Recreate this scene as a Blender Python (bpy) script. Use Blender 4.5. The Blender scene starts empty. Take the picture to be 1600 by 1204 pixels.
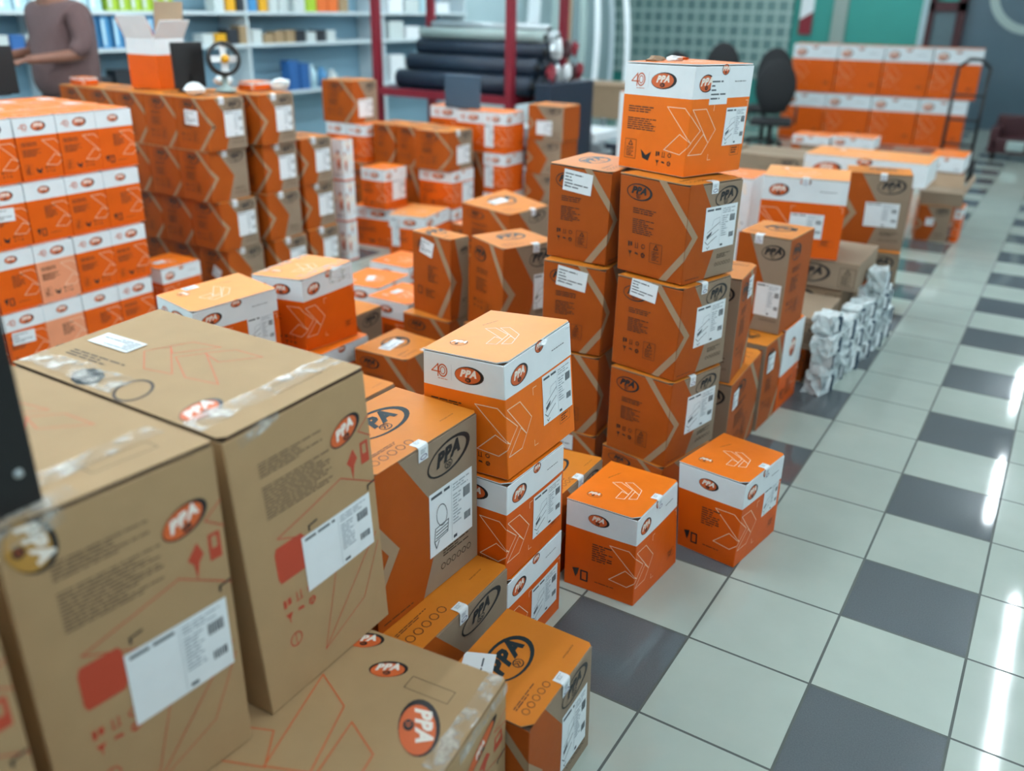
import bpy, bmesh, math, random
from mathutils import Vector, Matrix
R = math.radians
T = 0.34                                   # floor tile, metres
COL = bpy.context.scene.collection
SC = bpy.context.scene

# ------------------------------------------------------------------ camera, world, lights, exposure
def make_camera():
    f_px, yaw, pitch, roll = 1358.08, 0.553044, 0.411933, 0.0183096
    d = Vector((-math.sin(yaw) * math.cos(pitch), math.cos(yaw) * math.cos(pitch), -math.sin(pitch)))
    r = Vector((math.cos(yaw), math.sin(yaw), 0)); u = r.cross(d)
    r2 = math.cos(roll) * r + math.sin(roll) * u
    u2 = -math.sin(roll) * r + math.cos(roll) * u
    cam = bpy.data.cameras.new('camera'); o = bpy.data.objects.new('camera', cam); COL.objects.link(o)
    M = Matrix((r2, u2, -d)).transposed().to_4x4(); M.translation = Vector((0.60272, -1.95483, 1.63384))
    o.matrix_world = M
    cam.sensor_width = 36; cam.lens = f_px / 1600 * 36
    cam.clip_start = 0.05
    cam.dof.use_dof = True; cam.dof.focus_distance = 2.28; cam.dof.aperture_fstop = 1.55
    SC.camera = o
make_camera()
SC.view_settings.view_transform = 'Standard'
SC.view_settings.look = 'None'
SC.view_settings.gamma = 1
SC.view_settings.exposure = 0.10
SC.view_settings.use_curve_mapping = False
w = bpy.data.worlds.new('daylight'); SC.world = w; w.use_nodes = True
w.node_tree.nodes['Background'].inputs[0].default_value = (0.74, 0.93, 1.0, 1)
w.node_tree.nodes['Background'].inputs[1].default_value = 0.58
LAMP = 84.0

# ------------------------------------------------------------------ materials
def lin(h):
    if isinstance(h, str):
        h = [int(h[i:i + 2], 16) / 255 for i in (0, 2, 4)]
    return tuple(c / 12.92 if c <= .04045 else ((c + .055) / 1.055) ** 2.4 for c in h) + (1,)
MATS = {}
def mat(name, col, rough=.6, var=.06, scale=30, bump=.0, metal=0, spec=.5, alpha=1, emit=0, bscale=60):
    if name in MATS: return MATS[name]
    m = bpy.data.materials.new(name); m.use_nodes = True; MATS[name] = m
    nt = m.node_tree; b = nt.nodes['Principled BSDF']; c = lin(col)
    b.inputs['Base Color'].default_value = c
    b.inputs['Roughness'].default_value = rough; b.inputs['Metallic'].default_value = metal
    b.inputs['Specular IOR Level'].default_value = spec; b.inputs['Alpha'].default_value = alpha
    if emit:
        b.inputs['Emission Color'].default_value = c; b.inputs['Emission Strength'].default_value = emit
    if var or bump:
        tc = nt.nodes.new('ShaderNodeTexCoord')
        if var:
            n = nt.nodes.new('ShaderNodeTexNoise'); n.inputs['Scale'].default_value = scale; n.inputs['Detail'].default_value = 4
            mx = nt.nodes.new('ShaderNodeMix'); mx.data_type = 'RGBA'
            mx.inputs['A'].default_value = tuple(x * (1 - 2 * var) for x in c[:3]) + (1,)
            mx.inputs['B'].default_value = tuple(min(1, x * (1 + 2 * var)) for x in c[:3]) + (1,)
            nt.links.new(tc.outputs['Object'], n.inputs['Vector']); nt.links.new(n.outputs['Fac'], mx.inputs['Factor'])
            nt.links.new(mx.outputs['Result'], b.inputs['Base Color'])
        if bump:
            n2 = nt.nodes.new('ShaderNodeTexNoise'); n2.inputs['Scale'].default_value = bscale; n2.inputs['Detail'].default_value = 3
            bp = nt.nodes.new('ShaderNodeBump'); bp.inputs['Strength'].default_value = bump; bp.inputs['Distance'].default_value = .004
            nt.links.new(tc.outputs['Object'], n2.inputs['Vector']); nt.links.new(n2.outputs['Fac'], bp.inputs['Height'])
            nt.links.new(bp.outputs['Normal'], b.inputs['Normal'])
    return m
def cm(name, col, rough=.6, **k):           # a cardboard-like printed surface
    return mat(name, col, rough, var=.04, scale=14, bump=.22, bscale=22, **k)
cm('orange', 'dc5c08', .45, spec=.25); cm('orange_lid', 'e87410', .5, spec=.3); cm('pale_lid', 'ee9a52', .5, spec=.4); cm('salmon', 'ec9a72', .5)
cm('rust', 'a54d0e', .55, spec=.22); cm('rust_lid', 'cc7820', .5, spec=.3)
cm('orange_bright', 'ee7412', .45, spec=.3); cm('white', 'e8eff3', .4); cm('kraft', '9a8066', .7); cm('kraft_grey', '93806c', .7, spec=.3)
cm('kraft_big', 'ad8f69', .7, spec=.3); cm('kraft_dark', '4a3524', .8)
mat('ink', '15161a', .5, var=0); mat('ink_blue', '1d2c32', .6, var=0, spec=.2); mat('ink_soft', '4c2a16', .6, var=0)
mat('ink_rust', '3c1c0a', .6, var=0); mat('ink_kraft', '40301f', .6, var=0); mat('ink_faint', '66503a', .6, var=0)
mat('print_white', 'f3ece2', .5, var=0); mat('print_line', 'f6d7bd', .5, var=0); mat('print_orange', 'c85a28', .5, var=0)
mat('print_red', 'b8442a', .6, var=0); mat('logo_orange', 'd4622c', .5, var=0); mat('logo_gold', 'b98a3c', .5, var=0)
mat('stripe', 'a0866a', .7, var=.03)
mat('paper', 'eaf1f5', .5, var=.02); mat('paper_ink', '4a545c', .6, var=0); mat('paper_grey', 'a9b4bb', .6, var=0)
mat('seal_purple', '5b4f7c', .5, var=0)
mat('slate', '3c5468', .5, var=.02); mat('black', '0c0e11', .45, var=0); mat('black_soft', '15181c', .7, var=0)
mat('maroon', '7c1526', .45, var=.04); mat('darkmaroon', '3a1018', .5, var=.04)
mat('steel', 'b9c4c8', .35, metal=.6, var=.03); mat('navy', '17283a', .5, var=.1, scale=8)
mat('greygreen', '9fb3b0', .5, var=.04); mat('shelf', 'cfdde2', .4, var=.02); mat('shelf_back', '86abbd', .6, var=.04, scale=2)
def wrap_mat():
    m = mat('wrap', 'dbe6ea', .2, var=.12, scale=35, bump=.8, bscale=40)
    return m
wrap_mat()
def tape_mat():
    m = bpy.data.materials.new('tape'); m.use_nodes = True; MATS['tape'] = m
    nt = m.node_tree; b = nt.nodes['Principled BSDF']
    b.inputs['Base Color'].default_value = (.8, .8, .75, 1); b.inputs['Roughness'].default_value = .15
    tc = nt.nodes.new('ShaderNodeTexCoord'); n = nt.nodes.new('ShaderNodeTexNoise'); n.inputs['Scale'].default_value = 28
    n.inputs['Detail'].default_value = 6
    r = nt.nodes.new('ShaderNodeValToRGB'); r.color_ramp.elements[0].position = .45; r.color_ramp.elements[1].position = .7
    r.color_ramp.elements[0].color = (.08, .08, .08, 1); r.color_ramp.elements[1].color = (.75, .75, .75, 1)
    nt.links.new(tc.outputs['Object'], n.inputs['Vector']); nt.links.new(n.outputs['Fac'], r.inputs['Fac'])
    nt.links.new(r.outputs['Color'], b.inputs['Alpha'])
    bp = nt.nodes.new('ShaderNodeBump'); bp.inputs['Strength'].default_value = .8; bp.inputs['Distance'].default_value = .003
    nt.links.new(n.outputs['Fac'], bp.inputs['Height']); nt.links.new(bp.outputs['Normal'], b.inputs['Normal'])
tape_mat()

def floor_mat():
    m = bpy.data.materials.new('floor_tiles'); m.use_nodes = True; nt = m.node_tree; N = nt.nodes; Lk = nt.links
    b = N['Principled BSDF']
    tc = N.new('ShaderNodeTexCoord'); sp = N.new('ShaderNodeSeparateXYZ'); Lk.new(tc.outputs['Object'], sp.inputs[0])
    def math_(op, a, bb=None):
        n = N.new('ShaderNodeMath'); n.operation = op
        for i, v in enumerate((a, bb)):
            if v is None: continue
            if isinstance(v, (int, float)): n.inputs[i].default_value = v
            else: Lk.new(v, n.inputs[i])
        return n.outputs[0]
    odd, edge, cell = [], [], []
    for ax in (0, 1):
        t = math_('DIVIDE', sp.outputs[ax], T)
        fl = math_('FLOOR', t); cell.append(fl)
        odd.append(math_('GREATER_THAN', math_('FLOORED_MODULO', fl, 2.0), .5))
        fr = math_('SUBTRACT', t, fl)
        edge.append(math_('GREATER_THAN', math_('ABSOLUTE', math_('SUBTRACT', fr, .5)), .5 - .0035 / T))
    dark = math_('MULTIPLY', odd[0], odd[1]); grout = math_('MAXIMUM', edge[0], edge[1])
    cb = N.new('ShaderNodeCombineXYZ'); Lk.new(cell[0], cb.inputs[0]); Lk.new(cell[1], cb.inputs[1])
    wn = N.new('ShaderNodeTexWhiteNoise'); Lk.new(cb.outputs[0], wn.inputs['Vector'])
    no = N.new('ShaderNodeTexNoise'); no.inputs['Scale'].default_value = 5; no.inputs['Detail'].default_value = 6
    Lk.new(tc.outputs['Object'], no.inputs['Vector'])
    sp2 = N.new('ShaderNodeTexNoise'); sp2.inputs['Scale'].default_value = 260; Lk.new(tc.outputs['Object'], sp2.inputs['Vector'])
    def mix(f, a, bb):
        n = N.new('ShaderNodeMix'); n.data_type = 'RGBA'
        for k, v in (('Factor', f), ('A', a), ('B', bb)):
            s = n.inputs[k]
            if isinstance(v, (tuple, float, int)): s.default_value = v
            else: Lk.new(v, s)
        return n.outputs['Result']
    light = mix(no.outputs['Fac'], lin('a6b1a9'), lin('b8c3ba'))
    darkc = mix(sp2.outputs['Fac'], lin('4d5459'), lin('656c70'))
    c = mix(dark, light, darkc); c = mix(grout, c, lin('4a524f'))
    v = N.new('ShaderNodeHueSaturation'); Lk.new(c, v.inputs['Color'])
    Lk.new(math_('ADD', math_('MULTIPLY', wn.outputs['Value'], .08), .96), v.inputs['Value'])
    Lk.new(v.outputs[0], b.inputs['Base Color'])
    Lk.new(math_('ADD', math_('MULTIPLY', no.outputs['Fac'], .06), math_('ADD', math_('MULTIPLY', grout, .5), .035)), b.inputs['Roughness'])
    bp = N.new('ShaderNodeBump'); bp.inputs['Strength'].default_value = .4; bp.inputs['Distance'].default_value = .002; bp.invert = True
    Lk.new(grout, bp.inputs['Height']); Lk.new(bp.outputs['Normal'], b.inputs['Normal'])
    return m

# ------------------------------------------------------------------ small helpers
def link(name, me, parent=None):
    o = bpy.data.objects.new(name, me); COL.objects.link(o)
    if parent: o.parent = parent
    return o
def thing(name, label, cat, loc=(0, 0, 0), rz=0, group=None):
    o = bpy.data.objects.new(name, None); COL.objects.link(o); o.empty_display_size = .05
    o.location = loc; o.rotation_euler = (0, 0, rz)
    o['label'] = label; o['category'] = cat
    if group: o['group'] = group
    return o
def tag(o, label, cat, group=None):
    o['label'] = label; o['category'] = cat
    if group: o['group'] = group
    return o
def struct(o): o['kind'] = 'structure'; return o
def copy_tree(o, parent=None):
    c = o.copy(); COL.objects.link(c)
    if parent: c.parent = parent
    for ch in o.children: copy_tree(ch, c)
    return c
class MB:                                    # collects solids, builds one mesh object
    def __init__(s): s.v = []; s.f = []; s.m = []; s.mats = []; s.smooth = []
    def mi(s, m):
        if m not in s.mats: s.mats.append(m)
        return s.mats.index(m)
    def add(s, vs, fs, m, smooth=False):
        k = len(s.v); s.v += [tuple(p) for p in vs]; i = s.mi(m)
        for f in fs: s.f.append([k + j for j in f]); s.m.append(i); s.smooth.append(smooth)
    def box(s, x0, x1, y0, y1, z0, z1, m, M=None, c=0):
        if c <= 0:
            vs = [(x, y, z) for x in (x0, x1) for y in (y0, y1) for z in (z0, z1)]
            fs = [(0, 1, 3, 2), (4, 6, 7, 5), (0, 4, 5, 1), (2, 3, 7, 6), (0, 2, 6, 4), (1, 5, 7, 3)]
        else:
            bm = bmesh.new(); bmesh.ops.create_cube(bm, size=1)
            for v in bm.verts:
                v.co = ((x0 + x1) / 2 + v.co.x * (x1 - x0), (y0 + y1) / 2 + v.co.y * (y1 - y0), (z0 + z1) / 2 + v.co.z * (z1 - z0))
            bmesh.ops.bevel(bm, geom=bm.edges[:], offset=c, segments=2, affect='EDGES', profile=.5)
            bm.verts.index_update()
            vs = [v.co.copy() for v in bm.verts]; fs = [[v.index for v in f.verts] for f in bm.faces]; bm.free()
        if M is not None: vs = [M @ Vector(p) for p in vs]
        s.add(vs, fs, m)
    def tube(s, pts, r, m, n=10, caps=True, radii=None):
        pts = [Vector(p) for p in pts]; rings = []
        for i, p in enumerate(pts):
            t = (pts[min(i + 1, len(pts) - 1)] - pts[max(i - 1, 0)]).normalized()
            a = t.orthogonal().normalized() if i == 0 else (pa - t * pa.dot(t)).normalized()
            pa = a; b = t.cross(a); rr = radii[i] if radii else r
            rings.append([p + (a * math.cos(2 * math.pi * k / n) + b * math.sin(2 * math.pi * k / n)) * rr for k in range(n)])
        vs = [q for g in rings for q in g]; fs = []
        for i in range(len(pts) - 1):
            for k in range(n):
                fs.append((i * n + k, i * n + (k + 1) % n, (i + 1) * n + (k + 1) % n, (i + 1) * n + k))
        if caps: fs += [tuple(range(n))[::-1], tuple((len(pts) - 1) * n + k for k in range(n))]
        s.add(vs, fs, m, True)
    def lathe(s, c, prof, m, n=20):
        vs = []; fs = []
        for r, z in prof:
            vs += [(c[0] + r * math.cos(2 * math.pi * k / n), c[1] + r * math.sin(2 * math.pi * k / n), c[2] + z) for k in range(n)]
        for i in range(len(prof) - 1):
            for k in range(n): fs.append((i * n + k, i * n + (k + 1) % n, (i + 1) * n + (k + 1) % n, (i + 1) * n + k))
        s.add(vs, fs, m, True)
    def mesh(s, name):
        me = bpy.data.meshes.new(name); me.from_pydata(s.v, [], s.f)
        for x in s.mats: me.materials.append(MATS[x] if isinstance(x, str) else x)
        me.polygons.foreach_set('material_index', s.m)
        me.polygons.foreach_set('use_smooth', s.smooth); me.update()
        return me
    def build(s, name, parent=None, origin=None):
        if origin is not None: s.v = [tuple(Vector(p) - Vector(origin)) for p in s.v]
        o = link(name, s.mesh(name), parent)
        if origin is not None: o.location = origin
        return o

# ------------------------------------------------------------------ 2D lettering (turned into mesh triangles once)
GLY = {}
def glyphs(txt, bold=0., shear=0.):
    k = (txt, bold, shear)
    if k not in GLY:
        cu = bpy.data.curves.new('t', 'FONT'); cu.body = txt; cu.offset = bold; cu.shear = shear; cu.size = 1
        cu.align_x = 'CENTER'; cu.resolution_u = 2; cu.space_character = 1.0 + bold * 2
        o = bpy.data.objects.new('t', cu); me = bpy.data.meshes.new_from_object(o)
        vs = [(v.co.x, v.co.y) for v in me.vertices]; fs = [list(p.vertices) for p in me.polygons]
        bpy.data.objects.remove(o); bpy.data.meshes.remove(me); bpy.data.curves.remove(cu)
        GLY[k] = (vs, fs)
    return GLY[k]
MOTIF = [[(0, 1), (.32, 1), (.67, .52), (.49, .26)], [(.275, .44), (.01, .06), (.31, 0), (.5, .26)],
         [(.46, .98), (.745, .98), (1, .52), (.87, .24)], [(.745, .44), (.46, 0), (.755, 0), (.87, .24)]]
def clip(poly, ax, lim, keep_less):
    out = []; n = len(poly)
    for i in range(n):
        a, b = poly[i], poly[(i + 1) % n]
        ia = (a[ax] <= lim) if keep_less else (a[ax] >= lim); ib = (b[ax] <= lim) if keep_less else (b[ax] >= lim)
        if ia: out.append(a)
        if ia != ib:
            t = (lim - a[ax]) / (b[ax] - a[ax]); p = [a[0] + t * (b[0] - a[0]), a[1] + t * (b[1] - a[1])]; p[ax] = lim; out.append(tuple(p))
    return out
def clip_rect(p, r):
    for ax, lim, kl in ((0, r[0], False), (0, r[1], True), (1, r[2], False), (1, r[3], True)):
        p = clip(p, ax, lim, kl)
        if len(p) < 3: return None
    return p

class Ctx:                                   # one carton's size, its warped corners and its slight bulge
    def __init__(s, A, B, H, off=None, bulge=0.):
        s.A, s.B, s.H = A, B, H; s.off = [[c / 1000 for c in o] for o in off] if off else None
        s.N = 8 if off else 1; s.bulge = bulge if off else 0
    def size(s, f): return {'R': (s.A, s.H), 'L': (s.B, s.H), 'X': (s.B, s.H), 'Y': (s.A, s.H), 'T': (s.A, s.B), 'D': (s.A, s.B)}[f]
    def pt(s, f, u, v, d):
        w, h = s.size(f)
        if s.bulge:
            a = max(0, min(1, u / w)); b = max(0, min(1, v / h)); d = d + s.bulge * math.sin(math.pi * a) * math.sin(math.pi * b)
        if f == 'R': p = (u, -d, v)
        elif f == 'L': p = (-d, s.B - u, v)
        elif f == 'X': p = (s.A + d, u, v)
        elif f == 'Y': p = (s.A - u, s.B + d, v)
        elif f == 'T': p = (u, v, s.H + d)
        else: p = (u, s.B - v, -d)
        return s.w(p)
    def w(s, p):
        x, y, z = p
        if s.off:
            a, b, c = x / s.A, y / s.B, z / s.H; ox = oy = oz = 0
            for k, (i, j, t) in enumerate(((0, 0, 0), (1, 0, 0), (1, 1, 0), (0, 1, 0), (0, 0, 1), (1, 0, 1), (1, 1, 1), (0, 1, 1))):
                g = (a if i else 1 - a) * (b if j else 1 - b) * (c if t else 1 - c)
                ox += g * s.off[k][0]; oy += g * s.off[k][1]; oz += g * s.off[k][2]
            x, y, z = x + ox, y + oy, z + oz
        return (x - s.A / 2, y - s.B / 2, z)

class Print(MB):                             # draws polygons on the faces of a carton
    EPS = .00045
    def __init__(s, ctx): super().__init__(); s.c = ctx
    def poly(s, f, pts, m, lay=1, base=0.):
        W, H = s.c.size(f); N = s.c.N
        pts = clip_rect([tuple(p) for p in pts], (0, W, 0, H))
        if not pts: return
        d = base + lay * s.EPS
        if N == 1: s.add([s.c.pt(f, u, v, d) for u, v in pts], [list(range(len(pts)))], m); return
        us = [p[0] for p in pts]; vs = [p[1] for p in pts]
        for i in range(int(min(us) / W * N - 1e-6), min(N - 1, int(max(us) / W * N)) + 1):
            for j in range(int(min(vs) / H * N - 1e-6), min(N - 1, int(max(vs) / H * N)) + 1):
                q = clip_rect(pts, (W * i / N, W * (i + 1) / N, H * j / N, H * (j + 1) / N))
                if q: s.add([s.c.pt(f, u, v, d) for u, v in q], [list(range(len(q)))], m)
    def any(s, f, pts, m, lay=1, base=0.):    # f == 'W': unwrapped round corner F, negative u on L
        if f == 'W':
            q = clip([tuple(p) for p in pts], 0, 0, True)
            if len(q) > 2: s.poly('L', [(s.c.B + u, v) for u, v in q], m, lay, base)
            q = clip([tuple(p) for p in pts], 0, 0, False)
            if len(q) > 2: s.poly('R', q, m, lay, base)
        else: s.poly(f, pts, m, lay, base)
    def rect(s, f, u0, u1, v0, v1, m, lay=1, base=0.): s.any(f, [(u0, v0), (u1, v0), (u1, v1), (u0, v1)], m, lay, base)
    def stroke(s, f, pts, w, m, lay=1, closed=False, base=0.):
        n = len(pts)
        for i in range(n if closed else n - 1):
            a, b = Vector(pts[i]), Vector(pts[(i + 1) % n]); t = (b - a)
            if t.length < 1e-6: continue
            t.normalize(); p = Vector((-t.y, t.x)) * w / 2; a = a - t * w * .4; b = b + t * w * .4
            s.any(f, [a - p, b - p, b + p, a + p], m, lay, base)
    def ell(s, f, cx, cy, rx, ry, m, lay=1, rot=0., n=20, base=0.):
        c, q = math.cos(rot), math.sin(rot)
        s.any(f, [(cx + c * rx * math.cos(t) - q * ry * math.sin(t), cy + q * rx * math.cos(t) + c * ry * math.sin(t)) for t in [2 * math.pi * k / n for k in range(n)]], m, lay, base)
    def ring(s, f, c0, r0, c1, r1, m, lay=1, rot=0., n=28, base=0.):
        def P(c, r, k):
            t = 2 * math.pi * k / n; x, y = c[0] + r[0] * math.cos(t), c[1] + r[1] * math.sin(t)
            return x, y
        cx, cy = c0; co, si = math.cos(rot), math.sin(rot)
        def ro(p): x, y = p[0] - cx, p[1] - cy; return (cx + co * x - si * y, cy + si * x + co * y)
        for k in range(n):
            s.any(f, [ro(P(c0, r0, k)), ro(P(c0, r0, k + 1)), ro(P(c1, r1, k + 1)), ro(P(c1, r1, k))], m, lay, base)
    def text(s, f, txt, cx, cy, h, m, lay=1, bold=0., shear=0., rot=0., sx=1., base=0.):
        vs, fs = glyphs(txt, bold, shear); co, si = math.cos(rot), math.sin(rot); P = []
        for x, y in vs:
            x, y = x * h * 1.4 * sx, (y - .35) * h * 1.4
            P.append((cx + co * x - si * y, cy + si * x + co * y))
        for q in fs: s.any(f, [P[i] for i in q], m, lay, base)
    def words(s, f, u0, v1, w, rows, rh, m, lay=1, seed=1, rot=0., fill=.9, base=0.):
        rnd = random.Random(seed); co, si = math.cos(rot), math.sin(rot)
        for r in range(rows):
            x = 0; end = w * rnd.uniform(.6, 1) * fill if r % 3 else w * fill
            while x < end:
                l = min(rh * rnd.uniform(1.2, 4.5), end - x)
                y0, y1 = -r * rh, -r * rh - rh * .48
                s.any(f, [(u0 + co * a - si * b, v1 + si * a + co * b) for a, b in ((x, y1), (x + l, y1), (x + l, y0), (x, y0))], m, lay, base)
                x += l + rh * .5
    def motif(s, f, x, y, w, h, m, sw=.002, lay=1, rot=0., base=0.):
        co, si = math.cos(rot), math.sin(rot)
        for p in MOTIF:
            q = [((a - .5) * w, (b - .5) * h) for a, b in p]
            s.stroke(f, [(x + co * a - si * b, y + si * a + co * b) for a, b in q], sw, m, lay, True, base)
    def logo(s, f, cx, cy, w, mode='color', lay=1, rot=R(7), base=0., h=None):
        h = h or w * .6; rx, ry = w / 2, h / 2; co, si = math.cos(rot), math.sin(rot)
        L = lambda a, b: (cx + co * a - si * b, cy + si * a + co * b)
        if mode == 'ink' or mode == 'blue':
            k = 'ink' if mode == 'ink' else 'ink_blue'
            s.ring(f, (cx, cy), (rx, ry), (cx - w * .03, cy), (rx * .88, ry * .86), k, lay, rot, base=base)
            s.text(f, 'PPA', *L(-w * .035, h * .10), h * .40, k, lay, .06, .35, rot, 1.1, base)
            s.ring(f, L(-w * .04, -h * .25), (w * .09, h * .13), L(-w * .04, -h * .25), (w * .078, h * .10), k, lay, rot, 14, base=base)
            q = k
        else:
            fill = {'color': 'logo_orange', 'gold': 'logo_gold', 'line': None}[mode]
            k = 'ink_soft' if mode == 'line' else 'ink'
            if mode == 'line':
                s.ring(f, (cx, cy), (rx, ry), (cx, cy), (rx * .93, ry * .92), k, lay, rot, base=base)
            else:
                s.ell(f, cx, cy, rx, ry, 'ink', lay, rot, 24, base)
                s.ell(f, cx - w * .045, cy, rx * .87, ry * .88, fill, lay + 1, rot, 24, base)
            s.text(f, 'PPA', *L(-w * .04, h * .12), h * .38, 'print_white', lay + 2, .055, .35, rot, 1.08, base)
            s.ell(f, *L(-w * .04, -h * .25), w * .10, h * .13, 'ink', lay + 2, rot, 14, base)
            q = 'logo_orange'
        for e in (-.035, .015):
            p = [L(-w * .04 + (e - .02) * w, -h * .19), L(-w * .04 + (e + .02) * w, -h * .25), L(-w * .04 + (e - .02) * w, -h * .31)]
            s.stroke(f, p, w * .014, q, lay + 3, False, base)
    def forty(s, f, cx, cy, w, m='print_orange', lay=1):
        s.stroke(f, [(cx - .1 * w, cy + .3 * w), (cx - .5 * w, cy - .1 * w), (cx + .02 * w, cy - .1 * w)], .06 * w, m, lay)
        s.stroke(f, [(cx - .1 * w, cy + .32 * w), (cx - .1 * w, cy - .34 * w)], .06 * w, m, lay)
        s.ring(f, (cx + .2 * w, cy), (.3 * w, .36 * w), (cx + .2 * w, cy), (.23 * w, .29 * w), m, lay, 0, 18)
        s.ring(f, (cx + .2 * w, cy), (.17 * w, .22 * w), (cx + .2 * w, cy), (.12 * w, .17 * w), m, lay, 0, 14)
        s.words(f, cx - .1 * w, cy - .44 * w, .7 * w, 1, .07 * w, m, lay, 3)
    def icons(s, f, u, v, g, m, lay=1):       # two rows of small handling marks
        s.rect(f, u - g * .35, u - g * .1, v - g * .3, v + g * .3, m, lay); s.rect(f, u + .0, u + g * .3, v - g * .2, v + g * .3, m, lay)
        for k in (-.2, .15): s.stroke(f, [(u + g * (1.0 + k), v - g * .25), (u + g * (1.0 + k), v + g * .3)], g * .09, m, lay)
        s.stroke(f, [(u + g * .7, v - g * .32), (u + g * 1.25, v - g * .32)], g * .07, m, lay)
        s.ring(f, (u + 2 * g, v), (g * .3, g * .3), (u + 2 * g, v), (g * .2, g * .2), m, lay, 0, 10)
        v2 = v - g * 1.05
        s.any(f, [(u - g * .3, v2 + g * .25), (u, v2 - g * .25), (u + g * .3, v2 + g * .25)], m, lay)
        s.stroke(f, [(u, v2 - g * .25), (u, v2 - g * .45)], g * .08, m, lay)
        s.any(f, [(u + g * .7, v2 - g * .0), (u + g * 1.3, v2 - g * .1), (u + g * 1.2, v2 + g * .15), (u + g * .8, v2 + g * .2)], m, lay)
        s.ring(f, (u + 2 * g, v2), (g * .28, g * .28), (u + 2 * g, v2), (g * .15, g * .15), m, lay, .3, 3)
        s.ring(f, (u + 2 * g, v2), (g * .34, g * .34), (u + 2 * g, v2), (g * .24, g * .24), m, lay, .3, 6)
    def warn(s, f, u, v, w, m, lay=1):        # boxed warning triangle above fine print
        h = w * 1.25
        s.stroke(f, [(u, v), (u + w, v), (u + w, v + h), (u, v + h)], w * .03, m, lay, True)
        s.stroke(f, [(u + w * .32, v + h * .7), (u + w * .68, v + h * .7), (u + w * .5, v + h * .93)], w * .06, m, lay, True)
        s.words(f, u + w * .15, v + h * .6, w * .7, 7, h * .075, m, lay, 9)

# ------------------------------------------------------------------ cartons
def body_faces(p, cols, top='kraft_dark', gap=.006, ch=.0018, split=None):
    c = p.c; H2 = c.H - gap; N = c.N
    def panel(f, u0, u1, v0, v1, m, d=0.):
        W, H = c.size(f)
        us = sorted({u0, u1, *[W * i / N for i in range(N + 1) if u0 < W * i / N < u1]})
        vs = sorted({v0, v1, *[H * i / N for i in range(N + 1) if v0 < H * i / N < v1], *([split[0]] if split and f != 'T' else [])})
        for i in range(len(us) - 1):
            for j in range(len(vs) - 1):
                p.add([c.pt(f, a, b, d) for a, b in ((us[i], vs[j]), (us[i + 1], vs[j]), (us[i + 1], vs[j + 1]), (us[i], vs[j + 1]))], [(0, 1, 2, 3)], split[1] if split and f != 'T' and vs[j + 1] <= split[0] + 1e-6 else m)
    for f in 'RLXY':
        W, H = c.size(f)
        m = cols[f] if isinstance(cols, dict) else cols
        panel(f, ch, W - ch, ch, H2 - ch, m)
        # chamfered vertical corner towards the next face
        nf, = {'L': 'R', 'R': 'X', 'X': 'Y', 'Y': 'L'}[f]
        vs = [ch] + [H * i / N for i in range(1, N) if ch < H * i / N < H2 - ch] + [H2 - ch]
        if split: vs = sorted(vs + [split[0]])
        for j in range(len(vs) - 1):
            p.add([c.pt(f, W - ch, vs[j], 0), c.pt(nf, ch, vs[j], 0), c.pt(nf, ch, vs[j + 1], 0), c.pt(f, W - ch, vs[j + 1], 0)], [(0, 1, 2, 3)],
                  split[1] if split and vs[j + 1] <= split[0] + 1e-6 else m)
        p.add([c.pt(f, ch, H2 - ch, 0), c.pt(f, W - ch, H2 - ch, 0), c.pt(f, W - ch, H2, -ch), c.pt(f, ch, H2, -ch)], [(0, 1, 2, 3)], m)
        p.add([c.pt(f, ch, 0, -ch), c.pt(f, W - ch, 0, -ch), c.pt(f, W - ch, ch, 0), c.pt(f, ch, ch, 0)], [(0, 1, 2, 3)], m)
    panel('T', ch, c.A - ch, ch, c.B - ch, top, -gap)  # recessed face coloured dark: the shade in the lid gap is painted
    p.add([c.pt('D', u, v, 0) for u, v in ((ch, ch), (c.A - ch, ch), (c.A - ch, c.B - ch), (ch, c.B - ch))], [(0, 1, 2, 3)], 'kraft')

def lid_slab(p, m, edge, gap=.0035, cut=.02, th=.003, lift=0., over=.0):
    c = p.c; A, B, o = c.A, c.B, over; k = min(cut, A * .12, B * .12)
    out = [(-o + k, -o), (A + o - k * .4, -o), (A + o, -o + k * .4), (A + o, B + o), (-o, B + o), (-o, -o + k)]
    N = c.N
    # top as grid cells so printing on it lies flat
    for i in range(N):
        for j in range(N):
            r = (A * i / N if i else -o, A * (i + 1) / N if i < N - 1 else A + o, B * j / N if j else -o, B * (j + 1) / N if j < N - 1 else B + o)
            q = clip_rect(out, r)
            if q: p.add([c.pt('T', u, v, 0) for u, v in q], [list(range(len(q)))], m)
    n = len(out)
    for i in range(n):
        a, b = out[i], out[(i + 1) % n]
        p.add([c.pt('T', *a, -th), c.pt('T', *b, -th), c.pt('T', *b, 0), c.pt('T', *a, 0)], [(0, 1, 2, 3)], edge)
    p.add([c.pt('T', *q, -th) for q in out][::-1], [list(range(n))], edge)

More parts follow.
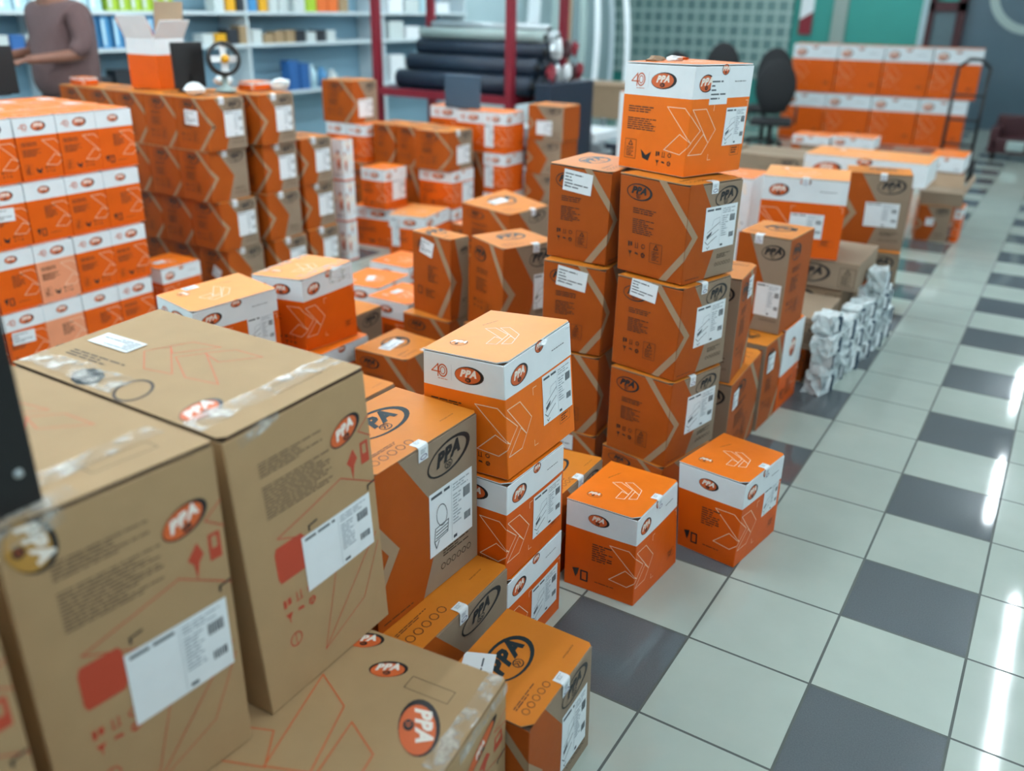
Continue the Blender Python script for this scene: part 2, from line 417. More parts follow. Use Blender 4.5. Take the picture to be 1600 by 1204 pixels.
def w_carton(c, op):
    """orange carton with a white band round the top"""
    o = 'salmon' if op.get('faded') else op.get('col', 'orange')
    p = Print(c); A, B, H = c.A, c.B, c.H
    band = op.get('band', .30) * H; zb = H - band; line = 'print_line'
    body_faces(p, 'white', split=(zb, o))
    s = H / .30
    tx = 'ink_soft'
    for f in ('L', 'X'):
        if op.get('far') and f == 'X': continue
        if op.get('lv', 'text') == 'text':
            p.forty(f, B * .21, H - band * .52, B * .2); p.logo(f, B * .58, H - band * .52, B * .36, rot=R(3), h=band * .5)
            p.stroke(f, [(B * .36, H - band * .3), (B * .36, H - band * .75)], .0006, 'paper_grey', 1)
            p.words(f, B * .10, zb - .10 * H, B * .42, 3, H * .022, tx, 2, 5)
            p.words(f, B * .10, zb - .21 * H, B * .48, 6, H * .020, tx, 2, 6)
            p.warn(f, B * .09, H * .10, B * .17, tx, 2)
            p.any(f, [(B * .34, H * .2), (B * .37, H * .12), (B * .46, H * .10), (B * .5, H * .19), (B * .42, H * .15)], 'ink', 2)
            p.icons(f, B * .60, H * .18, B * .085, tx, 2)
        else:
            p.logo(f, B * .47, H - band * .5, B * .30, rot=R(0), h=band * .42)
            p.words(f, B * .40, zb - .12 * H, B * .32, 8, H * .026, tx, 2, 7)
            p.any(f, [(B * .12, H * .22), (B * .17, H * .12), (B * .2, H * .17), (B * .22, H * .24)], 'ink', 2)
            p.stroke(f, [(B * .25, H * .11), (B * .34, H * .11), (B * .34, H * .22), (B * .25, H * .22)], .005, 'ink', 2, True)
            p.words(f, B * .45, H * .14, B * .3, 1, H * .018, tx, 2, 8)
    for f in ('R', 'Y'):
        if op.get('far') and f == 'Y': continue
        p.logo(f, A * .20, H - band * .55, A * .24, rot=R(6), h=band * .52)
        p.logo(f, A * .50, H - band * .16, A * .13, rot=R(3), h=band * .32)
        p.words(f, A * .68, H - band * .5, A * .22, 1, H * .016, 'paper_ink', 1, 4)
        p.stroke(f, [(A * .42, zb - .05 * H), (A * .37, zb - .05 * H), (A * .37, zb - .11 * H)], .0016, line, 2)
        p.stroke(f, [(A * .93, zb - .03 * H), (A * .97, zb - .03 * H), (A * .97, zb - .1 * H)], .0016, line, 2)
        p.stroke(f, [(A * .42, .14 * H), (A * .37, .14 * H), (A * .37, .19 * H)], .0016, line, 2)
        p.stroke(f, [(A * .76, .16 * H), (A * .92, .16 * H), (A * .92, .25 * H), (A * .76, .25 * H)], .0008, tx, 2, True)
        p.words(f, A * .78, .235 * H, A * .12, 3, H * .022, tx, 2, 2)
    p.motif('W', .014 * s, H * .41, .196 * s, .125 * s, line, .0022, 2)
    return p
def w_lid(c, op):
    p = Print(c); lid_slab(p, 'salmon' if op.get('faded') else op.get('lid', 'orange_lid'), 'white'); A, B = c.A, c.B
    p.logo('T', A * .21, B * .74, B * .20, 'line', rot=R(-84), h=A * .12)
    p.motif('T', A * .47, B * .42, B * .36, A * .36, 'print_white', .0017, 1, rot=R(-58))
    p.words('T', A * .62, B * .80, B * .25, 1, .004, 'ink_soft', 1, 3, rot=R(-20))
    return p
def stripe_wrap(p, A, B, H, m, w):
    pts = [(-.10 * B / .26, H), (.16 * A, H * .47), (-.075 * B / .26, 0)]
    p.stroke('W', pts, w, m, 2)
def o_carton(c, op):
    """rust orange carton with bare kraft triangles and a kraft arrow line"""
    o = op.get('col', 'rust'); p = Print(c); A, B, H = c.A, c.B, c.H
    body_faces(p, {'L': o, 'X': o, 'R': 'kraft_grey', 'Y': 'kraft_grey'}); tx = 'ink_rust'
    for f in ('R', 'Y'):
        p.any(f, [(0, 0), (A * .42, 0), (A * .62, H * .48), (A * .22, H), (0, H)], o, 1)
        p.logo(f, A * .70, H * .84, A * .44, 'ink', 2, rot=R(8), h=min(A * .28, H * .2))
        p.words(f, A * .62, H * .24, A * .30, 3, H * .018, 'ink_kraft', 2, 3)
        for k in range(6): p.ring(f, (A * (.62 + .055 * k), H * .13), (A * .024, A * .024), (A * (.62 + .055 * k), H * .13), (A * .018, A * .018), 'ink_kraft', 2, 0, 8)
        p.words(f, A * .05, H * .045, A * .3, 1, H * .016, 'ink_rust', 2, 6)
    for f in ('L', 'X'):
        if op.get('far') and f == 'X': continue
        fr = op.get('far'); p.logo(f, B * (.45 if fr else .30), H * .84, B * (.5 if fr else .38), 'ink', 2, rot=R(0), h=min(B * .3, H * (.22 if fr else .17)))
        if op.get('lv') == 'qr':
            p.words(f, B * .42, H * .62, B * .28, 7, H * .030, tx, 2, 7)
            p.stroke(f, [(B * .15, H * .24), (B * .25, H * .24), (B * .25, H * .33), (B * .15, H * .33)], .006, tx, 2, True)
            p.words(f, B * .36, H * .32, B * .26, 4, H * .028, tx, 2, 8)
        else:
            p.words(f, B * .22, H * .68, B * .38, 3, H * .021, tx, 2, 5)
            p.words(f, B * .22, H * .57, B * .36, 8, H * .020, tx, 2, 6)
            p.icons(f, B * .20, H * .30, B * .10, tx, 2)
            p.warn(f, B * .50, H * .16, B * .18, tx, 2)
    stripe_wrap(p, A, B, H, 'stripe', .022 * min(1.3, H / .31))
    return p
def o_lid(c, op):
    p = Print(c); lid_slab(p, op.get('lid', 'rust_lid'), 'kraft'); A, B = c.A, c.B
    p.logo('T', A * .52, B * .60, A * .52, 'blue' if op.get('hero') else 'ink', 1, rot=R(4), h=B * .44)
    p.words('T', A * .10, B * .24, A * .32, 2, .0055, 'ink_soft', 1, 3)
    for k in range(5): p.ring('T', (A * (.13 + .075 * k), B * .13), (A * .03, A * .03), (A * (.13 + .075 * k), B * .13), (A * .024, A * .024), 'ink_soft', 1, 0, 10)
    p.text('T', 'www.ppa.com.br', A * .82, B * .16, .0055, 'ink_soft', 1)
    return p
def k_carton(c, op):
    """big bare kraft carton printed in red"""
    p = Print(c); A, B, H = c.A, c.B, c.H; body_faces(p, 'kraft_big', gap=.008)
    for f in ('R', 'Y'):
        r = 'print_red'; b = 'ink_kraft'
        p.logo(f, A * .80, H * .82, A * .26, rot=R(20), h=H * .085)
        p.any(f, [(A * .78, H * .70), (A * .84, H * .74), (A * .87, H * .70), (A * .84, H * .68), (A * .82, H * .63), (A * .81, H * .68)], r, 1)
        p.stroke(f, [(A * .91, H * .67), (A * .96, H * .67), (A * .96, H * .74), (A * .91, H * .74)], .006, r, 1, True)
        p.rect(f, A * .90, A * .97, H * .665, H * .70, r, 1)
        p.words(f, A * .18, H * .87, A * .44, 5, H * .0105, 'ink_faint', 1, 5, fill=1)
        p.words(f, A * .18, H * .79, A * .48, 11, H * .0105, 'ink_faint', 1, 6, fill=1)
        p.stroke(f, [(A * .52, H * .52), (A * .22, H * .60), (A * .72, H * .665), (A * 1.0, H * .57)], .0022, r, 1)
        p.stroke(f, [(A * .44, H * .08), (A * .84, H * .32), (A * .96, H * .38)], .0022, r, 1)
        p.stroke(f, [(A * .44, H * .08), (A * .60, H * .36)], .0018, r, 1)
        p.stroke(f, [(A * .44, H * .08), (A * .80, H * .16), (A * .97, H * .34)], .0018, r, 1)
        p.stroke(f, [(A * 1.0, H * .83), (A * .90, H * .79), (A * 1.0, H * .75)], .0022, r, 1)
        p.poly(f, [(A * .20, H * .44), (A * .38, H * .44), (A * .395, H * .46), (A * .395, H * .55), (A * .38, H * .57), (A * .20, H * .57), (A * .185, H * .55), (A * .185, H * .46)], r, 1)
        p.icons(f, A * .22, H * .36, A * .085, r, 1)
        p.ring(f, (A * .24, H * .21), (A * .045, A * .045), (A * .24, H * .21), (A * .037, A * .037), r, 1, 0, 14)
        p.stroke(f, [(A * .24, H * .235), (A * .24, H * .185)], .002, r, 1)
        for x in (.44, .93):                  # dark clip marks behind the label
            p.stroke(f, [(A * x, H * .56), (A * x, H * .575), (A * (x + .06), H * .58)], .004, 'ink', 1)
    if op.get('corner'): p.logo('R', A * .13, H * .935, H * .15, 'gold', 2, rot=R(-72), h=A * .20)
    for f in 'LX':
        p.logo(f, B * .5, H * .82, B * .3, 'ink', 1); p.motif(f, B * .5, H * .42, B * .6, H * .4, 'print_red', .002)
    return p
def k_lid(c, op):
    p = Print(c); A, B = c.A, c.B; lid_slab(p, 'kraft_big', 'kraft_dark', cut=.012)
    r = 'print_orange'
    if op.get('top') == 'K3':
        p.logo('T', A * .85, B * .37, A * .14, rot=R(-62), h=B * .075)
        p.logo('T', A * .67, B * .15, B * .23, rot=R(212), h=B * .13)
        p.logo('T', A * .94, B * .52, A * .14, rot=R(-62), h=B * .075)
        p.stroke('T', [(A * .80, B * .28), (A * .86, B * .28), (A * .86, B * .12), (A * .80, B * .12)], .0014, 'ink_kraft', 1, True)
        p.motif('T', A * .40, B * .42, B * .52, A * .42, r, .0028, 1, rot=R(180 + 60))
    else:
        p.motif('T', A * .55, B * .50, B * .40, A * .42, r, .0022, 1, rot=R(100))
        p.logo('T', A * .16, B * .19, A * .26, rot=R(10), h=B * .10)
        p.words('T', A * .30, B * .92, B * .3, 3, .009, 'ink_kraft', 1, 3, rot=R(-90))
        p.stroke('T', [(A * .50, B * .08), (A * .82, B * .08), (A * .82, B * .13), (A * .50, B * .13)], .0014, 'ink_kraft', 1, True)
        p.ell('T', A * .10, B * .68, A * .12, B * .05, 'ink_blue', 1, R(70), 9)
        p.ring('T', (A * .12, B * .47), (A * .13, B * .06), (A * .12, B * .47), (A * .11, B * .05), 'ink_kraft', 1, R(40))
    return p
def motor_label(p, f, u, v, w, h, kind=0, base=.0012):   # white shipping label with drawing, text and bars
    p.rect(f, u, u + w, v, v + h, 'paper', 0, base)
    e, d = 'paper_ink', 'paper_grey'
    p.words(f, u + w * .04, v + h * .95, w * .42, 1, h * .09, e, 1, 11, base=base, fill=1)
    if kind == 0:
        p.stroke(f, [(u + w * .10, v + h * .42), (u + w * .30, v + h * .54), (u + w * .46, v + h * .62)], h * .012, e, 1, base=base)
        p.stroke(f, [(u + w * .22, v + h * .56), (u + w * .27, v + h * .70), (u + w * .45, v + h * .74), (u + w * .46, v + h * .55)], h * .010, d, 1, base=base)
        p.any(f, [(u + w * .08, v + h * .34), (u + w * .24, v + h * .44), (u + w * .22, v + h * .36), (u + w * .10, v + h * .28)], e, 1, base)
        p.stroke(f, [(u + w * .08, v + h * .26), (u + w * .26, v + h * .36), (u + w * .44, v + h * .45)], h * .012, e, 1, base=base)
        p.stroke(f, [(u + w * .05, v + h * .22), (u + w * .14, v + h * .14), (u + w * .22, v + h * .2), (u + w * .4, v + h * .3)], h * .014, e, 1, base=base)
        p.stroke(f, [(u + w * .12, v + h * .08), (u + w * .15, v + h * .04), (u + w * .2, v + h * .09)], h * .014, e, 1, base=base)
    elif kind == 1:
        p.ring(f, (u + w * .27, v + h * .58), (w * .12, h * .18), (u + w * .27, v + h * .58), (w * .11, h * .165), e, 1, .2, 16, base)
        p.stroke(f, [(u + w * .12, v + h * .42), (u + w * .42, v + h * .44), (u + w * .40, v + h * .25), (u + w * .10, v + h * .22)], h * .014, e, 1, True, base)
        for k in range(3): p.stroke(f, [(u + w * .14, v + h * (.36 - .05 * k)), (u + w * .40, v + h * (.38 - .05 * k))], h * .016, e, 1, base=base)
        p.stroke(f, [(u + w * .10, v + h * .22), (u + w * .14, v + h * .10), (u + w * .2, v + h * .2)], h * .016, e, 1, base=base)
    p.stroke(f, [(u + w * .50, v + h * .04), (u + w * .50, v + h * .96)], h * .006, d, 1, base=base)
    p.words(f, u + w * .53, v + h * .93, w * .44, 3, h * .045, d, 1, 12, base=base)
    p.words(f, u + w * .53, v + h * .76, w * .22, 10, h * .05, d, 1, 13, base=base)
    rnd = random.Random(4)
    for (a, b, hh) in ((.78, .60, .16), (.80, .22, .12)):
        x = a
        while x < .94:
            t = rnd.uniform(.008, .02); p.rect(f, u + w * x, u + w * (x + t), v + h * b, v + h * (b + hh), e, 1, base); x += t + rnd.uniform(.006, .014)
    p.rect(f, u + w * .54, u + w * .62, v + h * .05, v + h * .10, e, 1, base)
def addr_label(p, f, u, v, w, h, rot=0., base=.0018):
    co, si = math.cos(rot), math.sin(rot); Q = lambda a, b: (u + co * a - si * b, v + si * a + co * b)
    p.any(f, [Q(0, 0), Q(w, 0), Q(w, h), Q(0, h)], 'paper', 0, base)
    for k, (a, b) in enumerate(((.05, .62), (.05, .22), (.05, .26), (.05, .82), (.05, .5))):
        x, y = Q(w * a, h * (.84 - .15 * k)); p.words(f, x, y, w * b, 1, h * .11, 'paper_ink', 1, 20 + k, rot, base=base, fill=1)
def seal_mesh(c, ucen, w=.034, top=.024, down=.036):
    p = Print(c); g = .0016
    H, B = c.H, c.B; u0, u1 = ucen - w / 2, ucen + w / 2
    P = lambda u, y, z: c.w((u, y, z))
    prof = [(top, H + g), (.004, H + g + .0006), (-.0012, H + .0004), (-.0026, H - .004), (-.0022, H - down)]
    for (y0, z0), (y1, z1) in zip(prof, prof[1:]):
        p.add([P(u0, y1, z1), P(u1, y1, z1), P(u1, y0, z0), P(u0, y0, z0)], [(0, 1, 2, 3)], 'paper')
    b = .0030
    p.ring('R', (ucen, H - down * .72), (w * .36, down * .16), (ucen, H - down * .72), (w * .28, down * .11), 'seal_purple', 0, .1, 12, b)
    p.words('R', u0 + w * .2, H - down * .2, w * .6, 3, down * .1, 'paper_grey', 0, 5, base=b)
    p.words('T', u0 + w * .2, top * .8, w * .7, 3, top * .16, 'paper_grey', 0, 6, base=.0026)
    return p
def tape_mesh(c, strips):
    p = Print(c); rnd = random.Random(5)
    for f, u0, v0, u1, v1, w in strips:
        a, b = Vector((u0, v0)), Vector((u1, v1)); t = (b - a).normalized(); n = Vector((-t.y, t.x)); L = (b - a).length; k = max(3, int(L / .03))
        e = [(rnd.uniform(.7, 1.1), rnd.uniform(.7, 1.1)) for _ in range(k + 1)]
        for i in range(k):
            q = [a + t * L * i / k - n * w / 2 * e[i][0], a + t * L * (i + 1) / k - n * w / 2 * e[i + 1][0], a + t * L * (i + 1) / k + n * w / 2 * e[i + 1][1], a + t * L * i / k + n * w / 2 * e[i][1]]
            p.any(f, [tuple(x) for x in q], 'tape', 0, .0028)
    return p

KINDS = {'W': (w_carton, w_lid), 'O': (o_carton, o_lid), 'K': (k_carton, k_lid)}
PROTO = {}
def carton(kind, dims, op=None, off=None):
    """a carton standing on the origin: body, lid and whatever is stuck on it; returns its root"""
    op = op or {}; key = (kind, dims, repr(sorted(op.items(), key=str)))
    if off is None and key in PROTO: return copy_tree(PROTO[key])
    A, B, H = dims; c = Ctx(A, B, H, off, .0025)
    fb, fl = KINDS[kind]
    root = thing('carton', '', 'carton')
    fb(c, op).build('body', root)
    if op.get('lidpart', True): fl(c, op).build('lid', root)
    if op.get('label'):
        f, u, v, w, h, k = op['label']; p = Print(c); motor_label(p, f, u, v, w, h, k); p.build('shipping_label', root)
    for a in op.get('addr', ()):
        p = Print(c); addr_label(p, *a); p.build('address_label', root)
    if op.get('seal'): seal_mesh(c, op['seal']).build('seal_sticker', root)
    for st in op.get('tape', ()): tape_mesh(c, [st]).build('packing_tape', root)
    if op.get('crumple'):
        for i, (x, y, z, sx, sy, sz, m) in enumerate(op['crumple']):
            crumple((x - A / 2, y - B / 2, z), (sx, sy, sz), m, 7 + i, amp=.3).build('torn_flap', root)
    if off is None: PROTO[key] = root; return root
    return root
def crumple(c, s, m, seed=1, n=7, amp=.35):
    rnd = random.Random(seed); bm = bmesh.new(); bmesh.ops.create_icosphere(bm, subdivisions=2, radius=.5)
    for v in bm.verts:
        k = 1 + rnd.uniform(-amp, amp)
        v.co = (c[0] + v.co.x * s[0] * k, c[1] + v.co.y * s[1] * k, c[2] + v.co.z * s[2] * k)
    bm.verts.index_update(); b = MB(); b.add([v.co.copy() for v in bm.verts], [[v.index for v in f.verts] for f in bm.faces], m); bm.free()
    return b
def put(root, label, F=None, deg=90, dims=None, centre=None, group=None):
    """F is the plan position of the corner nearest the aisle camera; or give the base centre"""
    A, B = dims[0], dims[1]; t = R(deg); a = Vector((math.cos(t), math.sin(t), 0)); b = Vector((-a.y, a.x, 0))
    p = Vector(centre) if centre else Vector(F) + a * A / 2 + b * B / 2
    root.location = p; root.rotation_euler = (0, 0, t); root['label'] = label; root['category'] = 'carton'
    if group: root['group'] = group
    elif 'group' in root: del root['group']
    return root

# ------------------------------------------------------------------ the setting
def slab(name, x0, x1, y0, y1, z0, z1, m):
    b = MB(); b.box(x0, x1, y0, y1, z0, z1, m); return struct(b.build(name))
XL, YB, XR = -7.05, 13.7, 5.0
MATS['floor_tiles'] = floor_mat()
mat('ceiling', 'd8dee0', .9, var=0); mat('wall_pale', 'a9c2c8', .7, var=.04, scale=2); mat('teal', '2f8f86', .6, var=.04, scale=2)
mat('pilaster', '8fa09a', .6, var=.04); mat('bluegrey', '4c6470', .3, var=.05, scale=2); mat('doorgrey', '50686f', .35, var=.05)
slab('floor', XL - .1, XR, -5, YB + .1, -.08, 0, 'floor_tiles')
slab('ceiling', XL - .1, XR, -5, YB + .1, 3.2, 3.3, 'ceiling')
slab('wall_left', XL - .1, XL, -5, YB, 0, 3.2, 'wall_pale')
slab('wall_back', XL, -1.2, YB, YB + .1, 0, 3.2, 'teal')
slab('trim_1', -3.10, -2.88, YB - .06, YB, 0, 3.2, 'pilaster')
slab('trim_2', -1.78, -1.68, YB - .05, YB, 0, 3.2, 'wall_pale')
slab('wall_entrance', -1.2, XR, YB, YB + .1, 0, 3.2, 'bluegrey')
# maroon framed door next to the teal wall
b = MB()
for q in ((-1.68, -1.60, .0, 2.3), (-1.28, -1.16, 0, 2.3), (-1.68, -1.16, 1.66, 1.80)): b.box(q[0], q[1], YB - .09, YB - .001, q[2], q[3], 'darkmaroon')
door = struct(b.build('door_1'))
b = MB(); b.box(-1.6, -1.28, YB - .05, YB - .002, 0, 1.66, 'doorgrey'); b.build('door_leaf', door)
b = MB(); b.tube([(-1.33, YB - .09, 1.0), (-1.33, YB - .09, 1.15)], .012, 'steel'); b.build('door_handle', door)
# glass block window behind the chairs
def lattice():
    m = bpy.data.materials.new('glass_blocks'); m.use_nodes = True; nt = m.node_tree; b = nt.nodes['Principled BSDF']
    tc = nt.nodes.new('ShaderNodeTexCoord'); mp = nt.nodes.new('ShaderNodeMapping'); mp.inputs['Rotation'].default_value = (R(90), 0, 0)
    br = nt.nodes.new('ShaderNodeTexBrick'); br.offset = 0; br.inputs['Scale'].default_value = 1
    br.inputs['Brick Width'].default_value = .2; br.inputs['Row Height'].default_value = .2; br.inputs['Mortar Size'].default_value = .028; br.inputs['Mortar Smooth'].default_value = .2
    br.inputs['Color1'].default_value = lin('5f7e7c'); br.inputs['Color2'].default_value = lin('6b8c88'); br.inputs['Mortar'].default_value = lin('a3bab6')
    nt.links.new(tc.outputs['Object'], mp.inputs[0]); nt.links.new(mp.outputs[0], br.inputs['Vector']); nt.links.new(br.outputs['Color'], b.inputs['Base Color'])
    b.inputs['Roughness'].default_value = .3
    MATS['glass_blocks'] = m
lattice()
slab('window_1', -7.0, -3.75, YB - .07, YB - .001, .55, 3.1, 'glass_blocks')
# ceiling lamps: tubes in white housings, running along the aisle
mat('lamp_tube', 'eefaff', .5, var=0, emit=LAMP); mat('lamp_body', 'e8ecee', .5, var=0)
def lamp():
    r = thing('ceiling_lamp', 'long tube lamp under the ceiling', 'lamp', (0, 0, 0), 0, 'tube lamps under the ceiling')
    b = MB(); b.box(-.06, .06, -.77, .77, .035, .08, 'lamp_body', c=.006); b.build('housing', r)
    b = MB(); b.tube([(0, -.75, .015), (0, .75, .015)], .02, 'lamp_tube', 8); b.build('tube', r)
    return r
L0 = lamp(); first = True
for x, ys in ((-5.6, (-2, .8, 3.6, 6.4, 9.5)), (-3.9, (-2.6, -.4, 1.8, 4.2, 6.6, 9, 11.5)), (-2.2, (-2.4, -.6, 1.0, 2.8, 4.6, 7, 12.6)), (1.1, (-1.4, .3, 3.5, 5.1)), (.76, (7.95, 11.2)), (3.3, (3, 6))):
    for y in ys:
        q = L0 if first else copy_tree(L0); first = False; q.location = (x, y, 3.12)
# round emblem on the entrance wall
b = MB()
for k in range(36):
    a0, a1 = 2 * math.pi * k / 36, 2 * math.pi * (k + 1) / 36; cx, cz = -.28, 1.98
    for (r0, r1, m) in ((.50, .62, 'greygreen'),):
        y = YB - .03
        b.add([(cx + r0 * math.cos(a0), y, cz + r0 * math.sin(a0)), (cx + r1 * math.cos(a0), y, cz + r1 * math.sin(a0)), (cx + r1 * math.cos(a1), y, cz + r1 * math.sin(a1)), (cx + r0 * math.cos(a1), y, cz + r0 * math.sin(a1))], [(0, 1, 2, 3)], m)
b.box(-.5, .0, YB - .05, YB - .02, 1.86, 2.02, 'maroon'); b.box(-.78, .22, YB - .028, YB - .001, 1.5, 2.5, 'bluegrey')
tag(b.build('emblem_sign'), 'round pale ring emblem with a red mark on the grey entrance wall', 'sign')
b = MB(); b.box(-3.62, -3.42, YB - .05, YB - .001, 1.28, 1.62, 'maroon'); b.add([(-3.62, YB - .055, 1.5), (-3.42, YB - .055, 1.62), (-3.42, YB - .055, 1.95), (-3.62, YB - .055, 1.95)], [(0, 1, 2, 3)], 'white')
b.box(-3.62, -3.42, YB - .05, YB - .001, 1.62, 1.95, 'white')
tag(b.build('wall_banner'), 'narrow red and white banner hanging on the teal wall', 'banner')

# ------------------------------------------------------------------ cartons close to the camera
def hero(kind, F, deg, dims, off, say, group=None, **op):
    return put(carton(kind, dims, op, off), say, F, deg, dims, group=group)
W3 = (.283, .228, .30)
LBL = ('R', .150, .125, .112, .105, 0)
hero('W', (-.190, .031, 0), 88.6, (.284, .235, .300), [[6,1,0],[6,-13,0],[0,0,0],[-6,-4,0],[4,6,2],[-2,6,0],[-6,0,-2],[-3,1,-1]],
     'white banded orange carton on the tiles, left of the two standing loose in the aisle', lv='qr', seal=.15)
hero('W', (-.001, .392, 0), 81.8, (.283, .220, .305), [[0,3,0],[7,-1,0],[0,0,0],[-1,-13,0],[4,0,2],[-4,-1,-2],[-2,1,-1],[-3,10,1]],
     'white banded orange carton on the tiles, right of the two standing loose in the aisle', lv='qr', seal=.15, label=('R', .15, .12, .112, .1, 0))
hero('W', (-.364, -.392, 0), 91.2, (.298, .228, .281), [[0,0,0],[3,0,0],[0,0,0],[0,0,0],[-2,-1,-1],[0,1,0],[0,0,0],[0,0,0]],
     'white banded orange carton on the floor at the bottom of the short white banded stack', label=('R', .125, .05, .15, .13, 0))
hero('W', (-.366, -.399, .285), 89.8, (.287, .228, .281), [[-3,-1,0],[6,1,0],[0,0,0],[0,0,0],[2,1,1],[-4,0,-2],[0,0,0],[0,0,0]],
     'white banded orange carton in the middle of the short white banded stack', label=('R', .125, .06, .15, .128, 0))
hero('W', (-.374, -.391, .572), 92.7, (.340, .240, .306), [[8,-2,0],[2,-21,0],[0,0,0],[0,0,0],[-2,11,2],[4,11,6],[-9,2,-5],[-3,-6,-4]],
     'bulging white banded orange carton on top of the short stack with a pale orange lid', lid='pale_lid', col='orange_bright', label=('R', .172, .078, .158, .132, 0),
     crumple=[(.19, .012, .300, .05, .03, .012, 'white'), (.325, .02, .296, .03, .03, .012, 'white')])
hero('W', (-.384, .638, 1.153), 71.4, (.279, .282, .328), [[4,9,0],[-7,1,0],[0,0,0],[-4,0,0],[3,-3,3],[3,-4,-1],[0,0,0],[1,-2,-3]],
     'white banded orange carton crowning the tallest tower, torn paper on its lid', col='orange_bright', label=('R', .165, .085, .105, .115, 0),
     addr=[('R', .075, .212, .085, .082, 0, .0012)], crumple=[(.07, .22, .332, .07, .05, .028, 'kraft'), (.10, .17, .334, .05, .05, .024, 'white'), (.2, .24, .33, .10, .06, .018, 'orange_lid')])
OL = ('R', .088, .095, .17, .14, 0)
hero('O', (-.333, .563, .834), 74.4, (.276, .273, .312), [[7,4,0],[-1,0,0],[0,0,0],[-4,-9,0],[0,1,1],[-2,-2,-4],[0,0,0],[-2,4,3]],
     'rust carton with a bare kraft corner, directly below the top one of the tallest tower', label=OL, seal=.125)
hero('O', (-.317, .541, .515), 77.1, (.283, .259, .312), [[7,8,0],[-3,-5,0],[0,0,0],[-6,-2,0],[4,1,3],[-2,0,-1],[0,0,0],[-2,-2,-2]],
     'rust carton with a tilted white address sticker, third from the top of the tallest tower', label=OL, seal=.12, addr=[('L', .055, .255, .105, .062, R(-6))])
hero('O', (-.316, .526, .205), 78.4, (.300, .249, .303), [[2,4,0],[6,3,0],[0,0,0],[-8,-6,0],[7,3,4],[-6,-5,-5],[0,0,0],[-1,1,0]],
     'rust carton with a black oval logo, second from the bottom of the tallest tower', label=('R', .10, .09, .175, .14, 0), seal=.12)
hero('O', (-.318, .520, 0), 78.4, (.300, .26, .204), None, 'low rust carton at the foot of the tallest tower, behind the loose cartons')
hero('O', (-.632, .636, .834), 87.7, (.267, .238, .316), [[-2,3,0],[0,0,0],[0,0,0],[0,0,0],[-2,-4,-5],[0,0,0],[1,2,4],[2,-1,2]],
     'rust carton with an address sticker, topmost of the stack left of the tallest tower', addr=[('L', .055, .235, .11, .07, R(-4))])
hero('O', (-.620, .607, .515), 92.9, (.270, .231, .314), [[5,5,0],[0,0,0],[0,0,0],[-6,-4,0],[-1,-3,-2],[0,0,0],[0,0,0],[2,2,2]],
     'rust carton with an address sticker, second down in the stack left of the tallest tower', addr=[('L', .05, .235, .112, .07, R(-6))])
hero('O', (-.621, .608, .205), 96, (.270, .221, .302), [[2,-2,0],[0,0,0],[0,0,0],[-1,-2,0],[-1,3,0],[0,0,0],[0,0,0],[0,1,0]],
     'rust carton third down in the stack left of the tallest tower')
hero('O', (-.615, .60, 0), 92, (.270, .25, .204), None, 'lowest rust carton of the stack left of the tallest tower', addr=[('L', .06, .13, .10, .06, 0)])
hero('O', (-.456, .022, 0), 88, (.300, .173, .289), [[0,0,0],[0,0,0],[0,0,0],[0,0,0],[0,0,0],[4,8,4],[-5,-8,-5],[0,0,0]],
     'rust carton on the floor, squeezed between the short white banded stack and the loose cartons', seal=.15, hero=True)
hero('O', (-.450, -.792, .346), 89.2, (.380, .251, .404), [[0,1,0],[-1,-2,0],[0,0,0],[0,0,0],[0,-2,-1],[0,2,1],[1,0,1],[0,0,0]],
     'tall rust carton with a large black oval logo, right behind the big kraft cartons', label=('R', .185, .10, .17, .17, 1), seal=.17, hero=True, lid='rust_lid')
hero('O', (-.345, -.810, 0), 91.3, (.400, .320, .345), None, 'rust carton under the tall one with the large black logo', seal=.20, hero=True)
hero('O', (-.049, -.810, 0), 91.9, (.304, .230, .308), [[0,0,0],[1,-2,0],[0,0,0],[0,0,0],[0,-1,0],[-3,3,-1],[3,1,1],[0,0,0]],
     'rust carton at the aisle edge in the foreground, a white sticker across its lid', label=('R', .15, .05, .13, .165, 0), seal=.165, hero=True,
     addr=[('T', .035, .12, .125, .072, R(22))])
# the big kraft cartons
TP = [('T', .0, .07, .34, .07, .05), ('R', .03, .555, .12, .575, .02), ('T', .04, .30, .04, .58, .06)]
hero('K', (-.419, -1.148, .424), 91.2, (.343, .587, .578), [[10,-12,0],[10,-11,0],[0,0,0],[0,0,0],[-12,6,-2],[-5,10,1],[1,7,5],[1,-5,-2]],
     'big upright kraft carton with red printing, the one nearer the orange cartons', label=('R', .128, .20, .192, .118, 2),
     addr=[('T', .19, .43, .125, .05, R(90))], tape=TP)
hero('K', (-.424, -1.519, .424), 85.4, (.324, .580, .597), [[0,0,0],[0,0,0],[-45,0,0],[-30,0,0]] * 2,
     'big upright kraft carton with red printing beside the black panel', label=('R', .128, .185, .18, .135, 2), corner=True,
     tape=[('T', .0, .07, .30, .10, .04), ('T', .0, .02, .12, .02, .04), ('R', .0, .58, .09, .585, .03)])
hero('K', (-.37, -1.90, .424), 86, (.33, .58, .575), [[0,0,0]] * 8, 'big upright kraft carton at the left edge of the photo, mostly cut off')
hero('K', (-.036, -1.374, 0), 96.3, (.560, .600, .420), [[0,0,0],[0,0,0],[0,0,0],[0,0,0],[0,-5,-1],[-1,2,0],[5,0,1],[0,0,0]],
     'big kraft carton lying under the upright ones, orange outline arrows on its lid', top='K3', tape=[('T', .30, .02, .56, .02, .04), ('R', .36, .40, .56, .405, .03)])
hero('K', (-.0, -2.04, 0), 92, (.56, .62, .420), None, 'big kraft carton carrying the cut off upright one at the left edge', top='K3')

